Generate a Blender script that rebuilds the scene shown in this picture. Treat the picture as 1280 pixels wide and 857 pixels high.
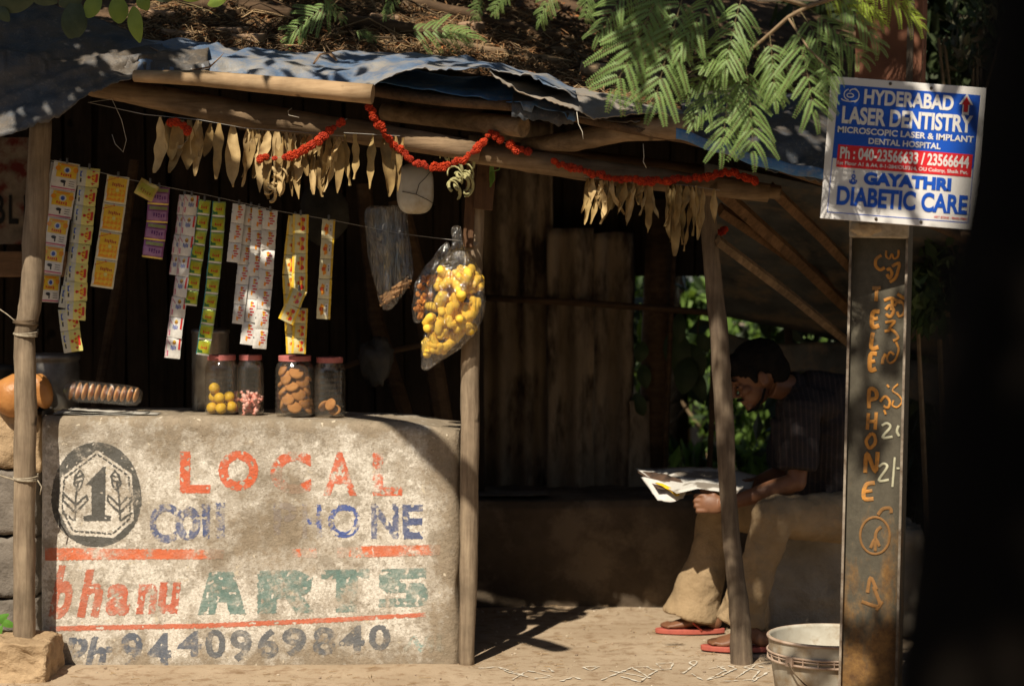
import bpy, bmesh, math, random
from mathutils import Vector, Matrix, Euler, noise, Quaternion
from mathutils.bvhtree import BVHTree
R = math.radians
random.seed(11)
scn = bpy.context.scene
COL = scn.collection
for o in list(bpy.data.objects): bpy.data.objects.remove(o)

# ------------------------------------------------------------------ camera, world, sun
F = 2560.0; HC = 1.57; HY = 329.0
cd = bpy.data.cameras.new('camera'); cam = bpy.data.objects.new('camera', cd); COL.objects.link(cam)
cam.location = (0, 0, HC); cam.rotation_euler = (R(90), 0, 0)
cd.sensor_width = 36; cd.lens = 72; cd.shift_y = -(428.5 - HY) / 1280.0
cd.clip_start = 0.05; cd.clip_end = 500
cd.dof.use_dof = True; cd.dof.focus_distance = 7.45; cd.dof.aperture_fstop = 2.3
scn.camera = cam
SUN = Vector((-.224, -.617, .755)).normalized()
w = bpy.data.worlds.new('World'); scn.world = w; w.use_nodes = True
nt = w.node_tree; bg = nt.nodes['Background']; sk = nt.nodes.new('ShaderNodeTexSky')
sk.sky_type = 'NISHITA'; sk.sun_disc = False; sk.sun_elevation = math.asin(SUN.z)
sk.sun_rotation = math.atan2(SUN.x, SUN.y)
nt.links.new(sk.outputs[0], bg.inputs[0]); bg.inputs[1].default_value = 0.05
sl = bpy.data.lights.new('sun', 'SUN'); sl.energy = 5.0; sl.angle = R(.5); sl.color = (1, .90, .74)
so = bpy.data.objects.new('sun', sl); COL.objects.link(so); so.location = (-4, -8, 12)
so.rotation_euler = SUN.to_track_quat('Z', 'Y').to_euler()
scn.view_settings.view_transform = 'Standard'; scn.view_settings.look = 'None'
scn.view_settings.exposure = 0.4; scn.view_settings.gamma = 1; scn.view_settings.use_curve_mapping = False
scn.render.engine = 'CYCLES'
scn.cycles.max_bounces = 6; scn.cycles.transparent_max_bounces = 16
scn.cycles.caustics_reflective = False; scn.cycles.caustics_refractive = False
scn.cycles.use_denoising = True

def P(px, py, d):
    return Vector(((px - 640) * d / F, d, HC - (py - HY) * d / F))
def on_plane(px, py, p0, n):
    r = Vector(((px - 640) / F, 1, -(py - HY) / F)); o = Vector((0, 0, HC))
    t = (p0 - o).dot(n) / r.dot(n); return o + r * t

# ------------------------------------------------------------------ objects
WL = {}
TMP = bpy.data.scenes.new('tmp')          # workshop scene for evaluating modifiers and lettering; removed at the end
def tmp_dg():
    vl = TMP.view_layers[0]; vl.update(); return vl.depsgraph
def tag(o, label=None, cat=None, group=None, kind=None):
    if label: o['label'] = label
    if cat: o['category'] = cat
    if group: o['group'] = group
    if kind: o['kind'] = kind
    return o
def thing(name, label, cat, loc, group=None):
    o = bpy.data.objects.new(name, None); COL.objects.link(o); o.location = loc
    o.empty_display_size = .05; WL[o.name] = Vector(loc)
    return tag(o, label, cat, group)
def link_mesh(me, name, parent=None, loc=None):
    o = bpy.data.objects.new(name, me); COL.objects.link(o)
    base = Vector(loc) if loc is not None else Vector((0, 0, 0))
    if parent is not None:
        o.parent = parent; o.location = base - WL[parent.name]
    else: o.location = base
    WL[o.name] = base
    return o
def copy_tree(o, parent=None):
    c = o.copy(); COL.objects.link(c); c.parent = parent
    for ch in list(o.children): copy_tree(ch, c)
    return c

class MB:
    def __init__(s): s.v = []; s.f = []; s.m = []; s.mi = 0
    def add(s, vs, fs):
        b = len(s.v); s.v += [Vector(v) for v in vs]
        for f in fs: s.f.append([b + i for i in f]); s.m.append(s.mi)
        return s
    def box(s, c, size, rot=None, taper=1.0):
        a, b, h = [x / 2 for x in size]; vs = []
        for z in (-1, 1):
            k = taper if z > 0 else 1
            for x, y in ((-1, -1), (1, -1), (1, 1), (-1, 1)): vs.append(Vector((x * a * k, y * b * k, z * h)))
        if rot is not None: vs = [rot @ v for v in vs]
        vs = [v + Vector(c) for v in vs]
        return s.add(vs, [(3, 2, 1, 0), (4, 5, 6, 7), (0, 1, 5, 4), (1, 2, 6, 5), (2, 3, 7, 6), (3, 0, 4, 7)])
    def tube(s, pts, rad, n=10, caps=True, jit=0, flat=None, seed=0):
        pts = [Vector(p) for p in pts]
        if not hasattr(rad, '__len__'): rad = [rad] * len(pts)
        vs = []; fs = []; up = None
        for i, p in enumerate(pts):
            t = (pts[min(i + 1, len(pts) - 1)] - pts[max(i - 1, 0)])
            if t.length < 1e-9: t = Vector((0, 0, 1))
            t.normalize()
            if up is None:
                up = Vector((0, 0, 1)) if abs(t.z) < .9 else Vector((1, 0, 0))
                if flat is not None: up = Vector(flat)
            a = t.cross(up)
            if a.length < 1e-6: a = t.orthogonal()
            a.normalize(); b = a.cross(t).normalized(); up = b
            r = rad[i]; ra, rb = (r if hasattr(r, '__len__') else (r, r))
            for k in range(n):
                th = 2 * math.pi * k / n
                j = 1 + (jit * noise.noise(Vector((k * .9 + seed, i * .6, seed * 1.7))) if jit else 0)
                vs.append(p + a * (math.cos(th) * ra * j) + b * (math.sin(th) * rb * j))
        for i in range(len(pts) - 1):
            for k in range(n):
                k2 = (k + 1) % n
                fs.append((i * n + k, i * n + k2, (i + 1) * n + k2, (i + 1) * n + k))
        if caps:
            fs.append(tuple(range(n))[::-1]); fs.append(tuple((len(pts) - 1) * n + k for k in range(n)))
        return s.add(vs, fs)
    def ell(s, c, r, rot=None, nu=14, nv=9, fn=None):
        vs = []; fs = []; c = Vector(c)
        if not hasattr(r, '__len__'): r = (r, r, r)
        for j in range(nv + 1):
            ph = math.pi * j / nv
            for i in range(nu):
                th = 2 * math.pi * i / nu
                v = Vector((math.sin(ph) * math.cos(th), math.sin(ph) * math.sin(th), math.cos(ph)))
                k = fn(v) if fn else 1
                v = Vector((v.x * r[0] * k, v.y * r[1] * k, v.z * r[2] * k))
                if rot is not None: v = rot @ v
                vs.append(c + v)
        for j in range(nv):
            for i in range(nu):
                i2 = (i + 1) % nu
                if j == 0: fs.append((i, nu + i, nu + i2)) if True else None
                elif j == nv - 1: fs.append((j * nu + i, (j + 1) * nu + i, j * nu + i2))
                else: fs.append((j * nu + i, (j + 1) * nu + i, (j + 1) * nu + i2, j * nu + i2))
        return s.add(vs, fs)
    def lathe(s, c, prof, n=32, rot=None):
        c = Vector(c); vs = []; fs = []
        for (r, z) in prof:
            for k in range(n):
                th = 2 * math.pi * k / n; v = Vector((r * math.cos(th), r * math.sin(th), z))
                if rot is not None: v = rot @ v
                vs.append(c + v)
        for i in range(len(prof) - 1):
            for k in range(n):
                k2 = (k + 1) % n; fs.append((i * n + k, i * n + k2, (i + 1) * n + k2, (i + 1) * n + k))
        return s.add(vs, fs)
    def grid(s, fn, nu, nv):
        vs = [fn(i / nu, j / nv) for j in range(nv + 1) for i in range(nu + 1)]
        w_ = nu + 1
        return s.add(vs, [(j * w_ + i, j * w_ + i + 1, (j + 1) * w_ + i + 1, (j + 1) * w_ + i) for j in range(nv) for i in range(nu)])
    def mesh(s, mats, name, base, smooth):
        me = bpy.data.meshes.new(name)
        me.from_pydata([v - base for v in s.v], [], s.f)
        for m in (mats if isinstance(mats, (list, tuple)) else [mats]): me.materials.append(m)
        if s.m and max(s.m) > 0: me.polygons.foreach_set('material_index', s.m)
        if smooth is True: me.polygons.foreach_set('use_smooth', [True] * len(me.polygons))
        me.update(); return me
    def build(s, name, mats, parent=None, smooth=False, base=None, fix=False, solid=0, bevel=0, sub=0):
        if base is None:
            if parent is not None: base = WL[parent.name]
            else:
                xs = [v.x for v in s.v]; ys = [v.y for v in s.v]; zs = [v.z for v in s.v]
                base = Vector(((min(xs) + max(xs)) / 2, (min(ys) + max(ys)) / 2, min(zs)))
        base = Vector(base)
        me = s.mesh(mats, name, base, smooth)
        if fix:
            bm = bmesh.new(); bm.from_mesh(me); bmesh.ops.remove_doubles(bm, verts=bm.verts, dist=1e-5)
            bmesh.ops.recalc_face_normals(bm, faces=bm.faces); bm.to_mesh(me); bm.free()
        o = link_mesh(me, name, parent, base)
        if bevel:
            b = o.modifiers.new('b', 'BEVEL'); b.width = bevel; b.segments = 2; b.limit_method = 'ANGLE'
        if sub:
            b = o.modifiers.new('s', 'SUBSURF'); b.levels = sub; b.render_levels = sub
        if solid:
            b = o.modifiers.new('t', 'SOLIDIFY'); b.thickness = solid; b.offset = 0
        return o
def eval_mesh(me, mods, name):
    t = bpy.data.objects.new('t', me); TMP.collection.objects.link(t)
    for ty, kw in mods:
        m = t.modifiers.new('m', ty)
        for k, v in kw.items(): setattr(m, k, v)
    dg = tmp_dg()
    r = bpy.data.meshes.new_from_object(t.evaluated_get(dg)); r.name = name
    mats = list(me.materials)
    bpy.data.objects.remove(t)
    if not r.materials:
        for m in mats: r.materials.append(m)
    return r
def push(me, fn):
    co = [v.co.copy() for v in me.vertices]; no = [v.normal.copy() for v in me.vertices]; out = []
    for c, n in zip(co, no): out += list(c + n * fn(c))
    me.vertices.foreach_set('co', out); me.update()
def blob(mb, name, mat, parent, voxel=.006, smooth=4, disp=None, fac=.5):
    base = WL[parent.name]
    me = mb.mesh(mat, name, base, True)
    bm = bmesh.new(); bm.from_mesh(me); bmesh.ops.recalc_face_normals(bm, faces=bm.faces); bm.to_mesh(me); bm.free()
    r = eval_mesh(me, [('REMESH', dict(mode='VOXEL', voxel_size=voxel)), ('SMOOTH', dict(factor=fac, iterations=smooth))], name)
    r.polygons.foreach_set('use_smooth', [True] * len(r.polygons))
    if disp:
        push(r, lambda co: disp(co + base))
    return link_mesh(r, name, parent, base)

# ------------------------------------------------------------------ materials
def hexc(r, g, b):
    f = lambda c: (c / 255 / 12.92) if c <= 10 else ((c / 255 + .055) / 1.055) ** 2.4
    return (f(r), f(g), f(b), 1)
def c4(c): return tuple(c) + (1,) if len(c) == 3 else tuple(c)
class NT:
    def __init__(s, name):
        s.mat = bpy.data.materials.new(name); s.mat.use_nodes = True
        s.t = s.mat.node_tree; s.b = s.t.nodes['Principled BSDF']; s.out = s.t.nodes['Material Output']
        s._co = None
    def n(s, ty, **kw):
        x = s.t.nodes.new(ty)
        for k, v in kw.items(): setattr(x, k, v)
        return x
    def l(s, a, b): s.t.links.new(a, b)
    @property
    def co(s):
        if s._co is None: s._co = s.n('ShaderNodeTexCoord').outputs['Object']
        return s._co
    def coords(s, scale=(1, 1, 1), loc=(0, 0, 0), rot=(0, 0, 0)):
        m = s.n('ShaderNodeMapping'); s.l(s.co, m.inputs[0])
        m.inputs['Scale'].default_value = scale; m.inputs['Location'].default_value = loc
        m.inputs['Rotation'].default_value = rot; return m.outputs[0]
    def noise(s, scale, detail=4, rough=.55, vec=None, dist=0):
        x = s.n('ShaderNodeTexNoise'); x.inputs['Scale'].default_value = scale; x.inputs['Detail'].default_value = detail
        x.inputs['Roughness'].default_value = rough; x.inputs['Distortion'].default_value = dist
        s.l(vec if vec is not None else s.co, x.inputs['Vector']); return x.outputs['Fac']
    def ramp(s, fac, stops, interp='LINEAR'):
        x = s.n('ShaderNodeValToRGB'); x.color_ramp.interpolation = interp
        e = x.color_ramp.elements
        while len(e) < len(stops): e.new(.5)
        for i, (p, c) in enumerate(stops):
            e[i].position = p; e[i].color = c4(c) if hasattr(c, '__len__') else (c, c, c, 1)
        s.l(fac, x.inputs[0]); return x.outputs[0]
    def mix(s, fac, a, b, mode='MIX'):
        x = s.n('ShaderNodeMix', data_type='RGBA', blend_type=mode)
        for i, v in ((0, fac), (6, a), (7, b)):
            if isinstance(v, bpy.types.NodeSocket): s.l(v, x.inputs[i])
            else: x.inputs[i].default_value = (c4(v) if hasattr(v, '__len__') else v)
        return x.outputs[2]
    def math(s, op, a, b=0, clamp=False):
        x = s.n('ShaderNodeMath', operation=op, use_clamp=clamp)
        for i, v in ((0, a), (1, b)):
            if isinstance(v, bpy.types.NodeSocket): s.l(v, x.inputs[i])
            else: x.inputs[i].default_value = v
        return x.outputs[0]
    def color(s, c):
        if isinstance(c, bpy.types.NodeSocket): s.l(c, s.b.inputs['Base Color'])
        else: s.b.inputs['Base Color'].default_value = c4(c)
    def bump(s, h, strength=.5, dist=.01, prev=None):
        x = s.n('ShaderNodeBump'); x.inputs['Strength'].default_value = strength; x.inputs['Distance'].default_value = dist
        s.l(h, x.inputs['Height'])
        if prev is not None: s.l(prev, x.inputs['Normal'])
        s.l(x.outputs[0], s.b.inputs['Normal']); return x.outputs[0]
    def rough(s, r, spec=.3, metal=0):
        if isinstance(r, bpy.types.NodeSocket): s.l(r, s.b.inputs['Roughness'])
        else: s.b.inputs['Roughness'].default_value = r
        s.b.inputs['Specular IOR Level'].default_value = spec; s.b.inputs['Metallic'].default_value = metal
def M(name, a, b=None, scale=12, rough=.8, spec=.25, bump=.4, bs=40, bd=.004, stretch=(1, 1, 1), c=None, metal=0, cs=3):
    n = NT(name); b = b or tuple(x * .6 for x in a)
    v = n.coords(stretch)
    f = n.noise(scale, 6, .62, v)
    col = n.ramp(f, [(.32, b), (.68, a)])
    if c is not None:
        f2 = n.noise(cs, 5, .65, v); m = n.ramp(f2, [(.48, 0), (.62, 1)]); col = n.mix(m, col, c)
    n.color(col); n.rough(rough, spec, metal)
    if bump: n.bump(n.noise(bs, 5, .65, v), bump, bd)
    return n.mat
def flat(name, c, rough=.6, spec=.3, metal=0, wear=.15):
    n = NT(name); f = n.noise(35, 4); n.color(n.ramp(f, [(.3, tuple(x * (1 - wear) for x in c[:3])), (.7, c)])); n.rough(rough, spec, metal); return n.mat
def wood(name, a, b, axis='Z', crack=.5):
    n = NT(name); st = {'Z': (14, 14, 1.2), 'X': (1.2, 14, 14), 'Y': (14, 1.2, 14)}[axis]
    v = n.coords(st); f = n.noise(3, 8, .7, v, .4)
    col = n.ramp(f, [(.3, b), (.5, tuple((x + y) / 2 for x, y in zip(a, b))), (.7, a)])
    k = n.ramp(n.noise(5, 4, .6), [(.35, .55), (.65, 1.0)]); col = n.mix(1, col, k, 'MULTIPLY')
    kn = n.ramp(n.noise(9, 2, .5), [(.70, 0), (.76, 1)]); col = n.mix(kn, col, tuple(x * .35 for x in b))
    n.color(col); n.rough(.8, .2)
    g = n.noise(7, 6, .7, v, .3); n.bump(g, crack, .006); return n.mat
def leafmat(name, a, b, trans=.35, scale=9):
    n = NT(name); f = n.noise(scale, 3); col = n.ramp(f, [(.35, b), (.65, a)]); n.color(col); n.rough(.5, .3)
    tr = n.n('ShaderNodeBsdfTranslucent'); n.l(n.mix(.5, col, (a[0] * 1.4, a[1] * 1.3, a[2] * .4)), tr.inputs[0])
    mx = n.n('ShaderNodeMixShader'); mx.inputs[0].default_value = trans
    n.l(n.b.outputs[0], mx.inputs[1]); n.l(tr.outputs[0], mx.inputs[2]); n.l(mx.outputs[0], n.out.inputs[0]); return n.mat
def plastic(name, tint=(.9, .88, .84), base=.12, gl=.35, rough=.12, wr=22, st=.8, milk=(.75, .72, .66), wrs=(1, 1, .35)):
    n = NT(name)
    t = n.n('ShaderNodeBsdfTransparent'); t.inputs[0].default_value = c4(tint)
    g = n.n('ShaderNodeBsdfGlossy'); g.inputs['Roughness'].default_value = rough
    bp = n.n('ShaderNodeBump'); bp.inputs['Strength'].default_value = st; bp.inputs['Distance'].default_value = .03
    n.l(n.noise(wr, 4, .6, n.coords(wrs), 1.0), bp.inputs['Height']); n.l(bp.outputs[0], g.inputs['Normal'])
    lw = n.n('ShaderNodeLayerWeight'); lw.inputs[0].default_value = .35; n.l(bp.outputs[0], lw.inputs['Normal'])
    d = n.n('ShaderNodeBsdfDiffuse'); d.inputs[0].default_value = c4(milk)
    a = n.n('ShaderNodeMixShader'); a.inputs[0].default_value = base; n.l(t.outputs[0], a.inputs[1]); n.l(d.outputs[0], a.inputs[2])
    k = n.math('MULTIPLY_ADD', lw.outputs['Facing'], gl); k.node.inputs[2].default_value = .05
    mx = n.n('ShaderNodeMixShader'); n.l(k, mx.inputs[0]); n.l(a.outputs[0], mx.inputs[1]); n.l(g.outputs[0], mx.inputs[2])
    n.l(mx.outputs[0], n.out.inputs[0]); return n.mat

MT = {}
MT['log'] = wood('weathered_log', (.36, .25, .15), (.14, .09, .05), 'X')
MT['logdark'] = wood('dark_log', (.16, .10, .055), (.06, .035, .02), 'X')
MT['pole'] = wood('weathered_pole', (.40, .31, .21), (.17, .12, .08), 'Z')
MT['poledark'] = wood('grey_pole', (.25, .19, .13), (.10, .07, .05), 'Z')
MT['plank'] = wood('brown_plank', (.17, .09, .045), (.07, .035, .02), 'Z')
MT['plankx'] = wood('brown_board', (.26, .15, .075), (.11, .06, .03), 'X')
MT['rope'] = M('rope', (.42, .36, .27), (.2, .16, .11), 60)
MT['wire'] = flat('wire', (.35, .33, .30), .5)
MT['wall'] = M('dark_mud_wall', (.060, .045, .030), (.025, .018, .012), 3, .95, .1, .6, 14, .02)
MT['black'] = flat('black_paint', (.01, .01, .01), .7)
MT['steel'] = M('dull_steel', (.45, .43, .40), (.22, .2, .18), 8, .38, .5, .1, metal=.8)
MT['straw'] = M('straw', (.40, .28, .15), (.2, .13, .07), 9, .9)
MT['twig'] = M('dark_twig', (.13, .09, .055), (.05, .035, .02), 9, .9)
MT['litter'] = M('dry_leaf_litter', (.30, .16, .07), (.12, .07, .035), 20, .9)
MT['brick'] = M('old_brick', (.42, .29, .19), (.22, .14, .09), 16, .95, .1, .8, 50, .006)
# ------------------------------------------------------------------ ground
def ground_z(x, y):
    v = Vector((x * 1.3, y * 1.3, 0)); z = .012 * noise.noise(v) + .006 * noise.noise(v * 4)
    # dirt banked against the foot of the counter, none where the posts and the porch floor are
    k = math.exp(-((y - 7.93) / .10) ** 2) * (1 if x < -.25 else math.exp(-((x + .25) / .08) ** 2))
    return z * .6 + .010 * k * (x > -2.6)
def ground_mat():
    n = NT('dusty_earth'); f = n.noise(1.4, 8, .65); f2 = n.noise(14, 8, .7)
    col = n.ramp(f, [(.3, (.30, .225, .15)), (.55, (.385, .30, .21)), (.75, (.45, .36, .26))])
    col = n.mix(n.ramp(f2, [(.38, .75), (.5, 0)]), col, (.22, .145, .085))
    st = n.ramp(n.noise(3.2, 6, .7, n.coords((1, 2.6, 1), (3.1, 0, 0))), [(.62, 0), (.70, .7)])
    col = n.mix(st, col, (.17, .105, .06))
    n.color(col); n.rough(.95, .1); n.bump(n.mix(.5, f2, n.noise(70, 5, .7)), .6, .012); return n.mat
mb = MB()
xs = [-120, -30, -8] + [-4 + i * .06 for i in range(134)] + [8, 30, 120]
ys = [-60, -15, 0, 4, 6] + [7 + i * .05 for i in range(80)] + [12, 14, 20, 60, 160]
vs = [Vector((x, y, ground_z(x, y))) for y in ys for x in xs]; nx = len(xs)
mb.add(vs, [(j * nx + i, j * nx + i + 1, (j + 1) * nx + i + 1, (j + 1) * nx + i) for j in range(len(ys) - 1) for i in range(nx - 1)])
g = mb.build('ground', ground_mat(), smooth=True, base=(0, 0, 0)); tag(g, kind='structure')

road = MB(); road.grid(lambda u, v: Vector((-60 + 120 * u, -4.5 + 8.4 * v, .022)), 20, 6)  # dark road out of view, added to cut light bounced off the ground
o = road.build('road', M('bounce_cut_asphalt', (.055, .052, .048), (.035, .033, .03), 5, .9, .2, .5, 60, .004), base=(0, 0, 0)); tag(o, kind='structure')
def pebbles():
    rnd = random.Random(31); mb = MB()
    for i in range(1500):
        x, y = rnd.uniform(-2.2, 1.8), 7.5 + 1.9 * rnd.random(); r_ = .0018 + .0065 * rnd.random() ** 5; mb.mi = rnd.randrange(3)
        if y > 7.9 and x < -.2: continue
        mb.ell((x, y, ground_z(x, y) + r_ * .4), (r_, r_ * rnd.uniform(.6, 1), r_ * .7), Matrix.Rotation(rnd.uniform(0, 3), 3, 'Z'), 6, 4)
    for i in range(260):
        x, y = rnd.uniform(-2.0, 1.6), 7.6 + 1.8 * rnd.random(); L = rnd.uniform(.01, .05); a = rnd.uniform(0, 6.3); z = ground_z(x, y) + .004; mb.mi = 3
        if y > 7.9 and x < -.2: continue
        mb.tube([(x, y, z), (x + L * math.cos(a), y + L * math.sin(a), z + .003)], .0012, 4)
    o = mb.build('pebbles', [stone_a, stone_b, stone_c, MT['straw']], base=(0, 8, 0)); tag(o, 'small pebbles, crumbs of dirt and straw bits on the dusty ground', 'pebbles', kind='stuff')
stone_a, stone_b, stone_c = M('pebble_a', (.42, .32, .22), (.25, .18, .12), 30), M('pebble_b', (.28, .21, .15), (.15, .11, .08), 30), M('pebble_c', (.52, .44, .34), (.35, .28, .2), 30)
pebbles()

# ------------------------------------------------------------------ painted masonry counter
CX, CY = -1.02, 8.2
def plaster(n):
    sx = n.n('ShaderNodeSeparateXYZ'); n.l(n.co, sx.inputs[0]); X, Y, Z = sx.outputs
    big = n.noise(4.5, 9, .68); mid = n.noise(17, 8, .72, n.coords((1, 1, 1), (4, 2, 7))); fine = n.noise(95, 5, .7)
    # distance to edges
    up = n.math('MULTIPLY', n.math('SUBTRACT', Z, .80), 3.4, True)
    rt = n.math('MULTIPLY', n.math('SUBTRACT', X, .66), 4.5, True)
    lo = n.math('MULTIPLY', n.math('SUBTRACT', .13, Z), 3.0, True)
    dx = n.math('MULTIPLY', n.math('SUBTRACT', X, .07), 3.9); dz = n.math('MULTIPLY', n.math('SUBTRACT', Z, .53), 4.6)
    dd = n.math('SQRT', n.math('ADD', n.math('MULTIPLY', dx, dx), n.math('MULTIPLY', dz, dz)))
    st = n.math('MULTIPLY', n.math('SUBTRACT', 1.25, dd), .52, True)
    mask = n.math('ADD', n.math('ADD', up, rt), n.math('ADD', lo, st))
    m = n.math('ADD', n.math('MULTIPLY', big, .55), n.math('MULTIPLY', mid, .45))
    dirt = n.math('ADD', m, n.math('MULTIPLY', mask, .30))
    white = n.ramp(fine, [(.3, (.44, .39, .32)), (.6, (.74, .69, .61))])
    mud = n.ramp(mid, [(.3, (.18, .145, .10)), (.7, (.35, .285, .21))])
    d = n.ramp(dirt, [(.49, 0), (.53, .45), (.58, .6), (.64, 1)])
    col = n.mix(d, white, mud)
    col = n.mix(n.ramp(n.noise(140, 3, .6, n.coords((1, 1, 1), (9, 1, 1))), [(.62, 0), (.70, .7)]), col, (.14, .10, .065))
    col = n.mix(n.ramp(n.noise(11, 9, .78, n.coords((1, 1, 1), (2, 5, 6))), [(.53, 0), (.56, .45), (.60, .6)]), col, (.24, .20, .15))
    col = n.mix(n.ramp(n.noise(60, 6, .8, n.coords((1, 1, 1), (7, 5, 2))), [(.57, 0), (.62, .6)]), col, (.17, .13, .09))
    flk = n.ramp(n.noise(26, 4, .6, n.coords((1, 1, 1), (1, 8, 3))), [(.66, 0), (.68, 1)])
    col = n.mix(flk, col, (.55, .48, .37))
    h = n.mix(.5, n.mix(.5, mid, fine), n.noise(45, 6, .75))
    return col, h, dirt, mid
def plaster_mat(paint=None, thr=.5, soft=.05, seed=0, lowfade=True):
    n = NT('painted_plaster' if paint else 'old_plaster'); col, h, dirt, mid = plaster(n)
    if paint:
        wr = n.noise(30, 6, .75, n.coords((1, 1, 1), (seed, 3, 1)))
        wr = n.math('ADD', n.math('MULTIPLY', wr, .55), n.math('MULTIPLY', n.noise(7, 5, .6, n.coords((1, 1, 1), (seed + 5, 3, 1))), .45))
        wr = n.math('ADD', wr, n.math('MULTIPLY', n.ramp(dirt, [(.5, 0), (.70, .22)]), 1))
        f = n.ramp(wr, [(thr - soft, .92), (thr, .75), (thr + soft, 0.08)])
        pc = n.mix(n.ramp(mid, [(.35, 0), (.7, .45)]), paint, tuple(x * .55 + .1 for x in paint))
        col = n.mix(f, col, pc)
    n.color(col); n.rough(.92, .12); n.bump(h, 1.0, .012); return n.mat
counter = thing('painted_counter', 'plastered masonry shop counter with faded red, blue and teal hand lettering', 'counter', (CX, CY, 0))
def front_y(x, z):
    e = 0
    for edge, r in ((x + 1.845, .05), (-.205 - x, .05), (.975 - z, .045)):
        if edge < r: e += (1 - math.sqrt(max(0, 1 - (1 - max(edge, 0) / r) ** 2))) * r * .8
    return 8.0 + e + .010 * noise.noise(Vector((x * 2.2, z * 2.2, 3))) + .003 * noise.noise(Vector((x * 9, z * 9, 5)))
def top_z(x):   # the counter's top sags a little to the right
    return .972 - .030 * max(0, (x + 1.25)) ** 1 - (.05 * max(0, (x + .42)) / .2 if x > -.42 else 0) * .5
mb = MB()
def cf(u, v):
    x = -1.845 + 1.64 * u; z = -.05 + (top_z(x) + .05) * v
    ex = .012 * noise.noise(Vector((0, 1, z * 5))) if u > .99 else 0
    return Vector((x + ex, front_y(x, z * .975 / top_z(x)), z))
mb.grid(cf, 160, 96)
def ct(u, v):
    x = -1.845 + 1.64 * u; y = front_y(x, .975) + (8.48 - front_y(x, .975)) * v
    return Vector((x, y, top_z(x) + .004 * noise.noise(Vector((x * 3, y * 9, 0))) * min(1, v * 8)))
mb.grid(ct, 160, 16)
def cr(u, v):
    z = -.05 + (top_z(-.205) + .05) * v; f = cf(1, v)
    return Vector((f.x + .008 * noise.noise(Vector((u * 2, z * 6, 4))) * (u > 0) * (u < 1), f.y + (8.48 - f.y) * u, f.z))
mb.grid(cr, 14, 96)
mb.grid(lambda u, v: Vector((-1.845, front_y(-1.845, .9) + (8.48 - front_y(-1.845, .9)) * (1 - u), -.05 + (.972 + .068) * v)), 4, 8)
mb.grid(lambda u, v: Vector((-.205 - 1.64 * u, 8.48, -.05 + (top_z(-.205 - 1.64 * u) + .05) * v)), 20, 8)
mb.build('masonry_body', plaster_mat(), counter, smooth=True)

def text_mesh(body, bold=.0, ext=0):
    cu = bpy.data.curves.new('t', 'FONT'); cu.body = body; cu.size = 1; cu.offset = bold; cu.extrude = ext; cu.resolution_u = 5
    t = bpy.data.objects.new('t', cu); TMP.collection.objects.link(t)
    dg = tmp_dg()
    me = bpy.data.meshes.new_from_object(t.evaluated_get(dg)); bpy.data.objects.remove(t); return me
def glyph_test(body, box, bold=.02, shear=0):
    """predicate(px,py) telling whether a photo pixel of the counter face lies in the lettering fitted to box"""
    me = text_mesh(body, bold); xs = [v.co.x for v in me.vertices]; ys = [v.co.y for v in me.vertices]
    x0, x1, y0, y1 = min(xs), max(xs), min(ys), max(ys)
    me.calc_loop_triangles()
    bvh = BVHTree.FromPolygons([v.co for v in me.vertices], [t.vertices for t in me.loop_triangles])
    bx0, by0, bx1, by1 = box
    def f(px, py):
        v = (by1 - py) / (by1 - by0); u = (px - shear * (v - .5) * (by1 - by0) - bx0) / (bx1 - bx0)
        if not (-.02 < u < 1.02 and -.02 < v < 1.02): return False
        return bvh.ray_cast(Vector((x0 + u * (x1 - x0), y0 + v * (y1 - y0), 1)), Vector((0, 0, -1)))[0] is not None
    f.box = (bx0 - abs(shear) * 30, by0, bx1 + abs(shear) * 30, by1); return f
def seg_test(pts, wd):
    pts = [Vector(p) for p in pts]
    def f(px, py):
        p = Vector((px, py))
        for a, b in zip(pts, pts[1:]):
            ab = b - a; t = max(0, min(1, (p - a).dot(ab) / max(ab.length_squared, 1e-6)))
            if (p - a - ab * t).length < wd: return True
        return False
    f.box = (min(p.x for p in pts) - wd, min(p.y for p in pts) - wd, max(p.x for p in pts) + wd, max(p.y for p in pts) + wd); return f
def poly_in(p, poly):
    c = False; n = len(poly)
    for i in range(n):
        a, b = poly[i], poly[i - 1]
        if (a[1] > p[1]) != (b[1] > p[1]) and p[0] < (b[0] - a[0]) * (p[1] - a[1]) / (b[1] - a[1]) + a[0]: c = not c
    return c
def poly_test(poly):
    f = lambda px, py: poly_in((px, py), poly)
    f.box = (min(p[0] for p in poly), min(p[1] for p in poly), max(p[0] for p in poly), max(p[1] for p in poly)); return f
def paint(name, tests, mat, flake=.35, step=.8, lift=.0008):
    mb = MB(); idx = {}
    seen = set()
    def vert(i, j):
        if (i, j) not in idx:
            px, py = i * step, j * step; X = (px - 640) * 8 / F; Z = HC - (py - HY) * 8 / F
            idx[(i, j)] = len(mb.v)
            mb.v.append(Vector((X, front_y(X, Z * .975 / top_z(X)) - lift, Z)))
        return idx[(i, j)]
    for t in tests:
        b = t.box
        for i in range(int(b[0] / step) - 1, int(b[2] / step) + 2):
            for j in range(int(b[1] / step) - 1, int(b[3] / step) + 2):
                if (i, j) in seen: continue
                px, py = (i + .5) * step, (j + .5) * step
                q = Vector((px * .35, py * .35, 7)); jx = .9 * noise.noise(q); jy = .9 * noise.noise(q + Vector((9, 9, 9)))
                if not t(px + jx, py + jy): continue
                if noise.noise(Vector((px * .16, py * .16, 1))) > flake: continue
                seen.add((i, j)); mb.f.append([vert(i, j), vert(i + 1, j), vert(i + 1, j + 1), vert(i, j + 1)][::-1]); mb.m.append(0)
    return mb.build(name, mat, counter, smooth=True)
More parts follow.
